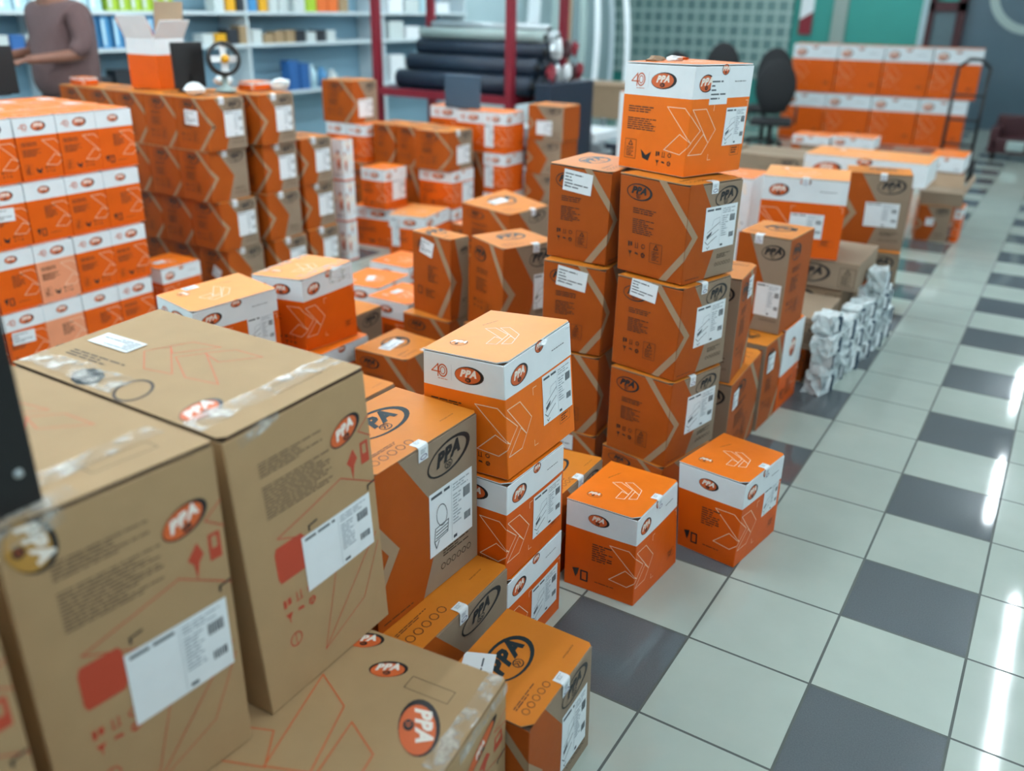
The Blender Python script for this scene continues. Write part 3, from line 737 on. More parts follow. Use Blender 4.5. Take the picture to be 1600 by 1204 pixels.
# ------------------------------------------------------------------ middle distance, left of the towers
hero('O', (-1.627, 1.112, .30), 79.9, (.119, .253, .378), [[-3,-1,0],[-2,2,0],[0,0,0],[1,3,0],[2,-2,0],[0,0,0],[0,0,0],[2,-2,0]],
     'tall narrow rust carton with a slanted white sticker, left of its twin', lv='qr', addr=[('L', .05, .29, .085, .07, R(-12))])
hero('O', (-1.315, 1.066, .30), 67.0, (.280, .269, .395), [[0,0,0],[0,0,0],[0,0,0],[-9,5,0],[-1,-1,-1],[0,0,0],[0,0,0],[9,-3,2]],
     'tall rust carton with a white label at its right, just left of the towers', label=('R', .16, .10, .11, .16, 0), seal=.17)
hero('O', (-1.907, 2.041, .30), 76.2, (.333, .386, .30), [[0,0,0],[0,0,0],[0,0,0],[0,0,0],[-1,-12,-11],[-12,6,-6],[18,8,24],[-4,-2,-5]],
     'wide rust carton with a white sticker on its lid, behind the two tall ones', addr=[('T', .09, .20, .11, .07, 0)], seal=.2)
def fl(kind, F, dims, say, deg=90, z=0, **op): return put(carton(kind, dims, op), say, (F[0], F[1], z), deg, dims)
fl('O', (-1.62, 1.09), (.26, .27, .299), 'rust carton on the floor under the tall narrow one with the slanted sticker')
fl('O', (-1.315, 1.05), (.28, .27, .299), 'rust carton on the floor under the tall one with the label', 72)
fl('O', (-1.90, 2.03), (.34, .37, .299), 'rust carton on the floor under the wide one with the stickered lid', 76)
fl('O', (-2.36, 2.55), (.32, .34, .33), 'rust carton with a crumpled reddish lid behind the wide stickered one', 80, seal=.1, lid='salmon')
fl('O', (-2.02, 2.62), (.32, .30, .31), 'rust carton peeping out left of the tower behind the wide stickered one', 80)
hero('W', (-1.866, .436, .301), 92.9, (.317, .264, .314), [[22,22,0],[-22,-26,0],[0,0,0],[0,0,0],[3,1,2],[6,7,8],[0,0,0],[-12,-5,-10]],
     'white banded orange carton with a taped, crushed lid corner, behind the big kraft ones', lid='pale_lid', tape=[('T', .02, .25, .31, .24, .05), ('T', .02, .03, .30, .03, .05), ('R', .16, .28, .30, .27, .05)],
     crumple=[(.22, .012, .312, .10, .03, .02, 'white')])
fl('W', (-1.82, .42), (.34, .30, .30), 'white banded carton hidden under the one with the crushed lid')
hero('W', (-1.967, -.016, .301), 81.7, (.366, .262, .298), [[0,0,0],[0,0,0],[0,0,0],[0,0,0],[-6,-6,-6],[-2,2,1],[5,7,8],[3,-2,-1]],
     'white banded carton with a pale orange lid, right behind the big kraft carton top', lid='pale_lid', label=('R', .22, .08, .12, .13, 0), addr=[('T', .10, .215, .06, .04, 0)])
fl('W', (-1.93, -.04), (.36, .30, .30), 'white banded carton hidden below the pale lidded one behind the kraft cartons', 84)
hero('O', (-1.496, .610, 0), 90.7, (.269, .264, .30), [[0,0,0],[0,0,0],[0,0,0],[0,0,0],[4,-4,0],[-7,3,-3],[8,-1,4],[-5,2,-1]],
     'low rust carton with a white sticker over its lid logo, left of the bulging one', addr=[('T', .05, .12, .12, .055, R(6))], seal=.15, hero=True)
fl('O', (-1.31, .02), (.30, .26, .35), 'rust carton whose lid corner shows right behind the tall one with the large logo')
fl('W', (-1.00, .12), (.28, .228, .30), 'white banded carton glimpsed left of the bulging one', label=('T', .06, .05, .10, .09, 2))
fl('W', (-1.93, 1.18), (.28, .26, .30), 'white banded carton with an oval logo, left of the tall narrow rust one', lv='qr', addr=[('T', .10, .16, .07, .04, 0)])
fl('W', (-2.33, 1.68), (.28, .27, .30), 'white banded carton half hidden behind the tall narrow rust one', lv='qr')
fl('O', (-2.03, .83), (.27, .22, .30), 'small kraft faced carton right of the crushed lid one, black logo on its side')
fl('W', (-2.22, 1.30), (.3, .27, .30), 'white banded carton with stickers on its lid, third back behind the crushed lid one', 96, addr=[('T', .10, .10, .09, .04, .4)])

# wall of white banded cartons at the left
WW = (.20, .25, .283)
rows = ['bottom', 'second', 'third', 'top']; cols = ['rightmost', 'second', 'third', 'fourth', 'fifth', 'sixth']
rnd = random.Random(11); kinds = {3: ['qr', 'text', 'text', 'text', 'text'], 2: ['qr', 'text', 'qr', 'text', 'text'], 1: ['text', 'text', 'text', 'qr', 'qr'], 0: ['text', 'qr', 'qr', 'text', 'text']}
def as_left_face(kind, dims, op, centre, label, group, deg=180):
    r = put(carton(kind, dims, op), label, None, deg, dims, centre, group); return r
for z in range(4):
    for k in range(5):
        for dpt in range(3):
            D = (.25, .20, .283)
            x = -3.525 - .262 * dpt - .012 * (z - 1); y = .745 - .204 * k + .018 * (z - 1) + rnd.uniform(-.002, .002)
            op = dict(lv=kinds[z][k] if dpt == 0 else 'text', far=True)
            if dpt == 0 and (z, k) in ((1, 2), (0, 2)): op['faded'] = True
            if dpt == 0:
                lb = f"white banded carton in the left wall of cartons, {rows[z]} row, {cols[k] if k else 'rightmost'}{' from the right' if k else ''}"
                g = 'front face of the left carton wall'
            elif z == 3:
                lb = f"lid of a white banded carton, {'second' if dpt == 1 else 'third'} line back on the left wall, {cols[k] if k else 'rightmost'}{' from right' if k else ''}"
                g = 'lids behind the front of the left carton wall'
            else:
                if k: continue
                lb = f"white banded carton at the right flank of the left wall, {rows[z]} row, {'second' if dpt == 1 else 'third'} line back"; g = 'right flank of the left carton wall'
            if dpt and z == 3: op['addr'] = [('T', .06, .05, .09, .07, rnd.uniform(-.3, .3), .0012)] if rnd.random() < .5 else []
            if dpt == 0 and (z, k) in ((0, 3), (2, 3)): op['addr'] = [('L', .03, .13, .11, .06, -.05)]
            as_left_face('W', D, op, (x, y + (.012 * dpt), z * .2845), lb, g)
for dpt in (1, 2):                           # what carries the lids behind: a low crate-like core of cartons
    for z in range(3):
        for k in range(1, 5):
            as_left_face('W', (.25, .20, .283), dict(lv='text', far=True), (-3.525 - .262 * dpt - .012 * (z - 1), .745 - .204 * k + .018 * (z - 1) + .012 * dpt, z * .2845),
                         'white banded carton buried inside the left wall of cartons', 'buried inside the left carton wall')
fl('W', (-3.44, .93), (.26, .25, .283), 'white banded carton on the floor at the right end of the left wall of cartons', lv='qr', addr=[('T', .05, .10, .07, .05, 0)])

# the rust carton block behind it: three stacks deep along the aisle
SO = (.27, .262, .284)
n3 = ['bottom', 'second', 'third', 'top']
for st, (fx, fy, hgt, ncol) in enumerate(((-3.44, 1.37, 4, 5), (-3.40, 1.71, 4, 2), (-3.42, 2.03, 3, 1))):
    for z in range(hgt):
        for k in range(ncol):
            op = dict(lv='text', far=True)
            if k == 0:
                if (st, z) not in ((0, 2), (1, 1), (0, 0)): op['label'] = ('R', .12, .07, .13, .14, 3)
                op['seal'] = .11
                if (st, z) in ((0, 0),): op['addr'] = [('L', .10, .12, .07, .07, R(-25))]
            if st == 0 and (z, k) == (3, 0): op['addr'] = [('L', .08, .14, .11, .08, R(-2))]
            nm = ['left', 'middle', 'right'][st]
            lb = f"rust carton in the far left block, {nm} stack, {n3[z]} row" + (f", {cols[k]} from the corner" if k else ', corner one')
            dx = .012 * math.sin(z * 2.3 + st) ; dy = .012 * math.cos(z * 1.7 + st * 2)
            d = (.27, .262, .284)
            put(carton('O', d, op), lb, (fx - .266 * k + dx, fy + dy - .012 * (z - 1), z * .2855), 90, d, group='rust carton block at the far left')
for z in range(3):
    d = (.10, .10, .27); r = fl('W', (-3.42, 2.40), d, f"narrow white carton edge right of the far left rust block, {n3[z]} of three", z=z * .272, band=.96, far=True); r['group'] = 'narrow white cartons right of the rust block'
d = (.10, .13, .045); fl('W', (-4.55, 1.38), d, 'flat white carton lying on the far end of the left rust block', z=1.143, far=True)

# stacks in the middle background
def bg(kind, x0, x1, y0, y1, z0, h, say, deg=90, **op):
    op['far'] = True
    d = ((y1 - y0), (x1 - x0), h) if deg % 180 == 90 else ((x1 - x0), (y1 - y0), h)
    return put(carton(kind, tuple(round(q, 3) for q in d), op), say, None, deg, d, ((x0 + x1) / 2, (y0 + y1) / 2, z0))
L3 = ('R', .08, .05, .14, .13, 3)
bg('O', -4.22, -4.02, 3.1, 3.37, 0, .53, 'tall rust carton at the floor in the middle background, leftmost')
bg('O', -4.01, -3.82, 3.1, 3.37, 0, .53, 'tall rust carton at the floor in the middle background, second from left')
bg('W', -4.22, -4.02, 3.1, 3.37, .531, .275, 'white banded carton on the leftmost tall rust one in the background')
bg('W', -4.01, -3.83, 3.1, 3.37, .531, .275, 'white banded carton on the second tall rust one in the background')
bg('O', -4.24, -3.94, 3.1, 3.38, .807, .30, 'rust carton crowning the leftmost background stack', label=('R', .06, .04, .16, .13, 3))
bg('O', -3.81, -3.61, 3.16, 3.42, .54, .28, 'rust carton in the background row, left of three'); bg('O', -3.81, -3.61, 3.16, 3.42, 0, .539, 'tall rust carton on the floor under the left of three')
bg('O', -3.60, -3.40, 3.17, 3.43, .54, .28, 'rust carton in the background row, middle of three'); bg('O', -3.60, -3.40, 3.17, 3.43, 0, .539, 'tall rust carton on the floor under the middle of three')
bg('O', -3.39, -3.09, 3.12, 3.42, .54, .275, 'rust carton with a white label in the background row, right of three', label=('R', .10, .04, .16, .13, 3), seal=.12)
bg('W', -3.38, -3.08, 3.15, 3.42, .27, .269, 'white banded carton under the labelled background rust one', label=('R', .12, .02, .14, .16, 3))
bg('W', -3.38, -3.08, 3.15, 3.42, 0, .269, 'white banded carton on the floor in the background, below the labelled one')
for z, nm in enumerate(('bottom', 'second', 'top')):
    bg('W', -3.05, -2.86, 3.50, 3.76, [.0, .35, .64][z], [.349, .289, .286][z], f'white banded carton in the slim background stack right of the slate panel, {nm}', 90, label=('L', .01, .04, .08, .16, 3))
bg('W', -3.62, -3.34, 3.62, 3.9, .64, .286, 'white banded carton behind the rust row, left under the slate panel'); bg('O', -3.62, -3.34, 3.62, 3.9, .0, .639, 'tall rust carton hidden behind the rust row')
bg('W', -3.33, -3.07, 3.56, 3.84, .63, .286, 'white banded carton behind the rust row, right under the slate panel'); bg('O', -3.33, -3.07, 3.56, 3.84, .0, .629, 'tall rust carton hidden behind the labelled one')
for z, nm in enumerate(('bottom', 'second', 'third', 'top')):
    bg('O', -2.82 + .01 * z, -2.53 + .01 * z, 3.70, 3.95, .245 * z, .244, f'kraft and rust carton in the stack left of the red rack post, {nm}', 0, label=('R', .07, .04, .13, .10, 3) if z in (3,) else None)
hero('W', (-3.348, 2.833, 0), 94.8, (.28, .375, .287), None, 'wide white banded carton on the floor, front of the middle background group')
hero('W', (-3.397, 2.780, .289), 88.7, (.24, .218, .282), None, 'white banded carton with a dark lid gap, on the wide one in the background', label=('R', .08, .06, .14, .14, 3))
hero('W', (-3.005, 2.72, 0), 100, (.38, .28, .30), None, 'white banded carton with a broad pale orange lid, turned askew in the background', lid='pale_lid', label=('L', .02, .08, .06, .2, 3))
b = MB(); b.box(-3.47, -3.16, 3.60, 3.63, .925, 1.155, 'slate', c=.006); b.box(-3.36, -3.27, 3.60, 3.70, .919, .926, 'slate')
tag(b.build('flat_panel', origin=(-3.31, 3.61, .919)), 'blank slate blue panel standing on background cartons in front of the red rack', 'panel')

# ------------------------------------------------------------------ right of the towers, along the aisle
SM = ('L', .05, .22, .07, .08, 3)
def turned(F, d, say, deg=90, z=0, off=None, kind='O', **op):       # its long printed side looks at the aisle
    A, B, H = d; t = R(deg); a = Vector((math.cos(t), math.sin(t), 0)); b = Vector((-a.y, a.x, 0))
    c = Vector((F[0], F[1], z)) + a * A / 2 + b * B / 2; dd = (B, A, H)
    return put(carton(kind, dd, op), say, None, deg + 90, dd, c)
turned((-.247, .957), (.420, .25, .371), 'rust carton on the floor right behind the right loose one, white sticker by its corner', 92.4, addr=[('L', .04, .25, .07, .075, 0)])
turned((-.253, 1.394), (.222, .25, .385), 'rust carton on the floor, second along the aisle behind the loose ones', 87, addr=[('L', .04, .25, .08, .08, 0)])
turned((-.262, .968), (.238, .230, .396), 'rust carton on top of the first one along the aisle, right of the tallest tower', 95.1, z=.3725, addr=[('L', .12, .29, .07, .08, R(0))])
hero('O', (-.478, 1.565, .388), -4.5, (.224, .274, .405), None, 'kraft faced carton with a black oval logo, standing on the aisle cartons', label=('R', .105, .07, .105, .14, 3), seal=.09)
turned((-.240, 1.628), (.263, .25, .385), 'white banded carton on the floor, third along the aisle behind the loose ones', 87.5, kind='W', lv='qr', band=.56)
def yfront(x0, x1, y0, y1, z0, h, say, kind='O', rot=0, **op): return bg(kind, x0, x1, y0, y1, z0, h, say, rot, **op)
# big white banded carton and the kraft pair behind it
hero('W', (-.643, 2.397, .497), 11.4, (.401, .343, .391), None, 'large white banded carton with a label, right of the tallest tower, on the long cartons', lid='pale_lid', label=('R', .15, .10, .16, .12, 3), seal=.20)
hero('O', (-.412, 3.256, .386), 14.5, (.341, .250, .424), [[7,-2,0],[5,0,0],[0,0,0],[0,0,0],[-7,1,1],[-5,1,0],[0,0,0],[0,0,0]],
     'kraft faced carton with logo and label, upper of the pair at the aisle edge', label=('R', .115, .13, .18, .135, 3), seal=.19)
hero('O', (-.378, 3.219, 0), 12.6, (.315, .280, .384), None, 'kraft faced carton standing on the tiles, lower of the pair at the aisle edge', seal=.15, label=('R', .12, .04, .14, .14, 3))
hero('O', (-.276, 5.439, 0), 11.1, (.230, .300, .274), None, 'small rust carton far down the aisle, a white sticker on its front', label=('R', .06, .12, .06, .06, 3))
fl('W', (.02, 5.52), (.24, .05, .26), 'thin white carton beside the small far rust one')
# open kraft carton with raised flaps above it
def open_kraft(x, y, z, label):
    r = thing('open_carton', label, 'carton', (x, y, z), R(8))
    b = MB(); b.box(-.15, .15, -.14, .14, 0, .10, 'kraft_grey'); b.build('body', r)
    for sx, a in ((-1, 38), (1, 25)):
        b = MB(); M = Matrix.Translation((sx * .15, 0, .10)) @ Matrix.Rotation(R(sx * a), 4, 'Y'); b.box(-.002, .002, -.14, .14, 0, .13, 'kraft_grey', M); b.build('flap', r)
    b = MB(); M = Matrix.Translation((0, .14, .10)) @ Matrix.Rotation(R(-50), 4, 'X'); b.box(-.15, .15, -.002, .002, 0, .13, 'kraft', M); b.build('flap', r)
open_kraft(-.16, 5.62, .275, 'open kraft carton with raised flaps on the small far rust one')
yfront(-1.05, -.62, 4.9, 5.35, .0, .49, 'rust carton under the long flat white one at the far pile'); yfront(-.60, -.33, 4.9, 5.3, 0, .49, 'rust carton at the right under the long flat white one')
yfront(-1.06, -.20, 4.85, 5.35, .491, .17, 'long flat white carton with a pale orange lid across the far pile', 'W', band=.98, lid='pale_lid')
yfront(-.34, -.08, 5.95, 6.4, .46, .12, 'flat white carton behind the open kraft one', 'W', band=.98); yfront(-.36, -.10, 5.95, 6.4, 0, .459, 'rust carton under the flat white one by the aisle')
yfront(-1.24, -.88, 6.5, 6.8, .50, .10, 'small flat carton with bright orange lid before the far white banded block', 'W', band=.95)
yfront(-1.24, -.88, 6.5, 6.8, 0, .499, 'rust carton under the small bright lidded flat one'); yfront(-1.60, -1.27, 6.5, 6.8, 0, .499, 'rust carton under the small grey white flat one')
yfront(-1.60, -1.27, 6.5, 6.8, .50, .085, 'small flat grey white carton left of the bright lidded far one', 'W', band=.95)
def long_carton(x0, x1, y0, y1, z0, h, label, col='kraft_grey', grp='long kraft cartons in the far pile', txt=True):
    r = thing('long_carton', label, 'carton', ((x0 + x1) / 2, (y0 + y1) / 2, z0), 0, grp)
    A, B = x1 - x0, y1 - y0; c = Ctx(A, B, h); p = Print(c); body_faces(p, col, gap=.004)
    if txt: p.logo('R', A * .64, h * .5, min(A * .3, h * 1.6), 'ink', 1, h=h * .7); p.warn('R', A * .86, h * .12, h * .55, 'ink_kraft', 1); p.words('R', A * .3, h * .15, A * .25, 1, h * .07, 'ink_kraft', 1)
    p.build('body', r); p = Print(c); lid_slab(p, col, 'kraft', cut=.002); p.build('lid', r)
    return r
n = 0
for yy in (5.75, 6.05):
    for k, x0 in enumerate((-2.75, -1.95)):
        for z in range(4):
            long_carton(x0 + .02 * z, x0 + .74 + .02 * z, yy, yy + .27, z * .121, .12, f"long kraft carton in the low far pile, {n3[z]} layer, {'left' if k == 0 else 'right'}, {'near' if yy < 6 else 'back'} row")
for k in range(5):
    x = -2.2 + .33 * k; yfront(x, x + .30, 4.1 + .12 * (k % 2), 4.45 + .12 * (k % 2), 0, [.52, .44, .50, .40, .43][k], f"rust carton in the blurred row behind the large white banded one, {['first','second','third','fourth','fifth'][k]} from left", seal=.15, lid='rust_lid')
for k in range(3):
    x = -1.9 + .36 * k; r = yfront(x, x + .3, 4.15, 4.4, [.44, .505, .405][k] + .018, .05, f"small pale parcel on the blurred rust row, {['left','middle','right'][k]}", 'W', band=.98)
bg('W', -1.02, -.80, 2.75, 3.05, 0, .80, 'tall white and orange carton right behind the tallest tower', 0, band=.6, lid='orange_lid')
bg('W', -1.62, -1.40, 2.75, 3.0, 0, .60, 'white and orange carton under the white one left of the tallest tower top', 90, band=.3); bg('W', -1.62, -1.40, 2.75, 3.0, .601, .60, 'white carton showing left of the tallest tower top', 90, band=.7)
# long cartons whose white wrapped ends reach the aisle
long_carton(-.76, -.14, 2.48, 2.95, .352, .14, 'long kraft carton with black oval logo, under the large white banded carton')
long_carton(-.76, -.20, 2.50, 2.95, .18, .17, 'dark long kraft carton under the logo one beside the aisle', 'kraft')
long_carton(-.76, -.22, 2.50, 2.95, 0, .178, 'lowest long kraft carton of the aisle pile', 'kraft')
long_carton(-.70, -.19, 2.02, 2.42, .175, .155, 'kraft carton with a pale lid edge, nearer and lower in the aisle pile')
long_carton(-.70, -.24, 2.05, 2.42, 0, .174, 'rust printed carton at the bottom front of the aisle pile', 'rust')
def bundle(x, y, z, sx, sy, sz, seed, label):
    """white plastic wrapped bracket: a folded sheet parcel with sharp random facets"""
    rnd = random.Random(seed); r = thing('wrapped_bracket', label, 'bracket', (x, y, z), rnd.uniform(-.25, .25), 'white wrapped brackets at the aisle pile')
    bm = bmesh.new(); bmesh.ops.create_cube(bm, size=1); bmesh.ops.subdivide_edges(bm, edges=bm.edges[:], cuts=3, use_grid_fill=True)
    for v in bm.verts:
        base = v.co.z < -.49
        v.co.x *= sx * (1 + rnd.uniform(-.22, .22)); v.co.y *= sy * (1 + rnd.uniform(-.25, .25))
        v.co.z = 0 if base else (v.co.z + .5) * sz * (1 + rnd.uniform(-.12, .02))
    bm.verts.index_update(); b = MB(); b.add([v.co.copy() for v in bm.verts], [[v.index for v in f.verts] for f in bm.faces], 'wrap'); bm.free()
    b.build('wrapping', r)
    b = MB(); b.box(sx * .60, sx * .62, -sy * .3, sy * .1, sz * .2, sz * .75, 'paper', M=Matrix.Rotation(rnd.uniform(-.2, .2), 4, 'X')); b.build('label', r)
    b = MB(); b.box(sx * .1, sx * .66, sy * .28, sy * .34, .0, sz * .8, 'slate'); b.build('bracket_edge', r)
rnd = random.Random(3); i = 0
for (y, xs, hs) in ((1.99, -.145, (.10, .10, .09, .09)), (2.16, -.13, (.11, .10, .12)), (2.34, -.115, (.12, .11, .10)), (2.56, -.10, (.11, .10, .10)), (2.74, -.085, (.10, .10, .11, .12)), (2.92, -.07, (.10, .09, .11))):
    z = 0
    for k, h in enumerate(hs):
        i += 1
        bundle(xs + rnd.uniform(-.01, .015), y + rnd.uniform(-.012, .012), z, .085, .13, h, i,
               f"white wrapped bracket, {n3[k]} in the {['nearest','second','third','fourth','fifth','farthest'][[1.99,2.16,2.34,2.56,2.74,2.92].index(y)]} pile beside the long cartons"); z += h
# far block: large white banded cartons, two high and four wide
for z in range(2):
    for k in range(4):
        a = R(5.7); cx = -1.16 - .585 * (k - .5) - (.12 if z == 0 else 0) + .16 * 0; d = (.572, .45, .61)
        F = Vector((-1.13, 11.0, 0)) + Vector((math.cos(a), math.sin(a), 0)) * (-.585 * k + (0 if z else -.06))
        r = put(carton('W', d, dict(far=True, seal=.28)), f"large white banded carton in the far block, {['lower','upper'][z]} row, {['rightmost','second from right','third from right','leftmost'][k]}", (F.x, F.y, z * .617), 5.7, d, group='far block of large white banded cartons')
b = MB(); t = thing('hand_truck', 'black hand truck leaning at the right of the far carton block', 'hand truck', (-.27, 8.7, 0))
b.tube([(0, .05, 1.12), (0, 0, .12)], .018, 'black'); b.tube([(-.3, .05, 1.12), (-.3, 0, .12)], .018, 'black'); b.tube([(0, .05, 1.12), (-.1, .06, 1.2), (-.2, .06, 1.2), (-.3, .05, 1.12)], .018, 'black')
for zz in (.35, .6, .85): b.tube([(0, .02, zz), (-.3, .02, zz)], .012, 'black')
b.build('frame', t)
b = MB(); b.box(-.34, .04, -.16, 0, .005, .02, 'black'); b.build('toe_plate', t)
for s in (-.33, .03):
    b = MB(); b.tube([(s - .02, .07, .1), (s + .02, .07, .1)], .1, 'black_soft', 16); b.build('wheel', t)
# maroon seat by the entrance
t = thing('low_armchair', 'dark maroon low armchair with a pale cushion near the grey entrance wall', 'armchair', (.05, 10.6, 0))
b = MB(); b.box(-.28, .28, -.25, .25, .08, .26, 'darkmaroon', c=.03); b.build('seat', t)
b = MB(); b.box(-.28, .28, .16, .28, .2, .50, 'darkmaroon', c=.03); b.build('backrest', t)
for s in (-1, 1): b = MB(); b.box(s * .25 - .05, s * .25 + .05, -.25, .25, .08, .38, 'darkmaroon', c=.02); b.build('armrest', t)
for sx in (-.24, .24):
    for sy in (-.2, .2): b = MB(); b.tube([(sx, sy, 0), (sx, sy, .1)], .02, 'black'); b.build('leg', t)
b = MB(); b.box(-.10, .10, -.27, -.2, .12, .24, 'greygreen', c=.02); b.build('cushion', t)

# ------------------------------------------------------------------ red steel rack with rolls and tubes
t = thing('storage_rack', 'red steel rack full of dark rolls, middle of the background', 'rack', (-4.53, 5.45, 0))
def rel(q): return (q[0] + 4.53, q[1] - 5.45, q[2])
for (x, y) in ((-5.30, 5), (-3.77, 5), (-5.36, 5.95), (-3.77, 5.95)):
    b = MB(); b.box(x - .035 + 4.53, x + .035 + 4.53, y - .035 - 5.45, y + .035 - 5.45, 0, 2.6, 'maroon'); b.build('post', t)
for z in (.842, 2.0):
    for (x0, x1, y0, y1) in ((-5.30, -3.77, 4.97, 5.03), (-5.30, -3.77, 5.92, 5.98), (-5.33, -5.27, 5, 5.95), (-3.80, -3.74, 5, 5.95)):
        b = MB(); b.box(x0 + 4.53, x1 + 4.53, y0 - 5.45, y1 - 5.45, z - .035, z + .035, 'maroon'); b.build('beam', t)
b = MB(); b.box(-5.27 + 4.53, -3.80 + 4.53, -.42, .47, .868, .8785, 'navy'); b.build('shelf_panel', t)
def roll(x0, x1, y, z, r, m, label, grp):
    b = MB(); xm = (x0 + x1) / 2; b.tube([(x0 - xm, 0, r), (x1 - xm, 0, r)], r, m, 18)
    b.tube([(x0 - xm - .02, 0, r), (x0 - xm, 0, r)], r * .45, 'black_soft', 12); b.tube([(x1 - xm, 0, r), (x1 - xm + .02, 0, r)], r * .45, 'black_soft', 12)
    o = b.build('material_roll'); o.location = (xm, y, z); tag(o, label, 'roll', grp)
g = 'rolls on the red rack'
roll(-5.12, -3.62, 5.12, .88, .085, 'navy', 'dark navy roll at the lower front of the red rack', g); roll(-5.1, -3.6, 5.30, .88, .085, 'navy', 'dark navy roll second from the front on the red rack', g)
roll(-5.1, -3.6, 5.48, .88, .085, 'navy', 'dark navy roll third from the front on the red rack', g); roll(-5.1, -3.6, 5.66, .88, .085, 'navy', 'dark navy roll at the back of the red rack', g)
roll(-5.05, -3.62, 5.21, 1.03, .085, 'navy', 'dark navy roll in the second layer of the red rack, front', g); roll(-5.05, -3.62, 5.39, 1.03, .085, 'navy', 'dark navy roll in the second layer of the red rack, middle', g); roll(-5.05, -3.62, 5.57, 1.03, .085, 'navy', 'dark navy roll in the second layer of the red rack, rear', g)
roll(-5.0, -3.6, 5.30, 1.18, .075, 'navy', 'dark navy roll on the third layer of the red rack, front', g); roll(-5.0, -3.6, 5.48, 1.18, .075, 'navy', 'dark navy roll on the third layer of the red rack, rear', g)
roll(-4.98, -3.60, 5.30, 1.33, .05, 'greygreen', 'pale grey tube lying on the dark rolls, front', g); roll(-4.9, -3.55, 5.45, 1.33, .05, 'steel', 'pale steel tube lying on the dark rolls, rear', g)
roll(-4.9, -3.60, 5.38, 1.415, .035, 'steel', 'thin steel tube topmost of the heap on the red rack', g)
b = MB(); b.box(-.08, .08, -.42, .42, 0, .999, 'navy', c=.01); o = b.build('parts_cabinet'); o.location = (-3.45, 5.45, 0); tag(o, 'narrow dark blue cabinet at the right end of the red rack', 'cabinet')
rnd = random.Random(9)
for k in range(9):
    x, y, z = -3.45 + .01 * (k % 3), 5.17 + .13 * (k % 5), 1.0 + .20 * (k // 5)
    bb = crumple((0, 0, .05), (.08, .08, .15), ['maroon', 'steel', 'paper', 'darkmaroon'][k % 4], 40 + k); lo = min(v[2] for v in bb.v); bb.v = [(p[0], p[1], p[2] - lo) for p in bb.v]; o = bb.build('hardware_piece'); o.location = (x, y, z)
    tag(o, 'small metal fitting with red or pale faces at the right end of the rolls', 'fitting', 'fittings at the right end of the rolls')
# metal profiles stacked low behind the rack's right side
for k in range(10):
    b = MB(); L = rnd.uniform(1.1, 1.5); b.box(-L / 2, L / 2, -.05, .05, 0, .05, ['steel', 'navy', 'greygreen', 'slate', 'steel'][k % 5], c=.006)
    o = b.build('metal_profile'); o.location = (-4.0 + rnd.uniform(-.1, .1) , 6.35 + .115 * (k % 5), .241 + .051 * (k // 5)); o.rotation_euler = (0, 0, rnd.uniform(-.02, .02))
    tag(o, 'long metal profile in the stack behind the red rack', 'metal profile', 'metal profiles behind the red rack')
b = MB(); b.box(-.65, .65, -.3, .3, 0, .24, 'navy', c=.01); o = b.build('low_platform'); o.location = (-4.0, 6.6, 0); tag(o, 'low dark platform carrying the metal profiles behind the rack', 'platform')
b = MB(); b.box(-.5, .5, -.3, .3, 0, .10, 'paper', c=.01); o = b.build('white_parcel'); o.location = (-4.05, 6.6, .343); tag(o, 'flat white parcel on the metal profiles right of the red rack', 'parcel')
b = MB(); b.box(-.6, .6, -.12, .12, 0, .14, 'slate', c=.01); o = b.build('slate_parcel'); o.location = (-4.6, 5.3, .0); tag(o, 'long slate parcel at the foot of the red rack', 'parcel')
for k in range(4):
    b = MB(); b.tube([(-.7, 0, .05), (.7, 0, .05)], .05, ['steel', 'slate', 'greygreen', 'steel'][k], 14); o = b.build('metal_tube'); o.location = (-4.55, 5.55 + .12 * k, 0)
    tag(o, 'grey tube lying on the floor inside the red rack', 'tube', 'tubes under the red rack')

# tall pale profiles leaning at the back wall
for k, (x, m, ww) in enumerate(((-6.6, 'paper', .20), (-6.2, 'greygreen', .12), (-5.95, 'kraft', .07), (-5.7, 'greygreen', .10), (-5.45, 'paper', .08), (-5.2, 'steel', .07), (-4.95, 'paper', .07))):
    b = MB(); n = 14; pts = []
    for i in range(n + 1):
        t_ = i / n; pts.append((x + .55 * t_ ** 2 * (-1) * (.6 + .1 * k) , 9.8 + .9 * t_, .02 + 2.7 * t_))
    vs = []; fs = []
    for i, (a, y, z) in enumerate(pts): vs += [(a - ww / 2, y, z), (a + ww / 2, y, z), (a + ww / 2, y + .03, z), (a - ww / 2, y + .03, z)]
    for i in range(n):
        for q in range(4): fs.append((4 * i + q, 4 * i + (q + 1) % 4, 4 * i + 4 + (q + 1) % 4, 4 * i + 4 + q))
    fs += [(3, 2, 1, 0), (4 * n, 4 * n + 1, 4 * n + 2, 4 * n + 3)]
    b.add(vs, fs, m); o = b.build('plastic_profile', origin=(x, 9.8, 0))
    tag(o, ['broad white curved profile, leftmost of those leaning at the back', 'grey green curved profile, second of those leaning at the back', 'narrow brown curved profile among those leaning at the back', 'grey green curved profile right of the brown one',
            'white curved profile, fifth of those leaning at the back', 'steel grey curved profile near the brown desk', 'white curved profile, rightmost of those leaning at the back'][k], 'profile', 'profiles leaning at the back')
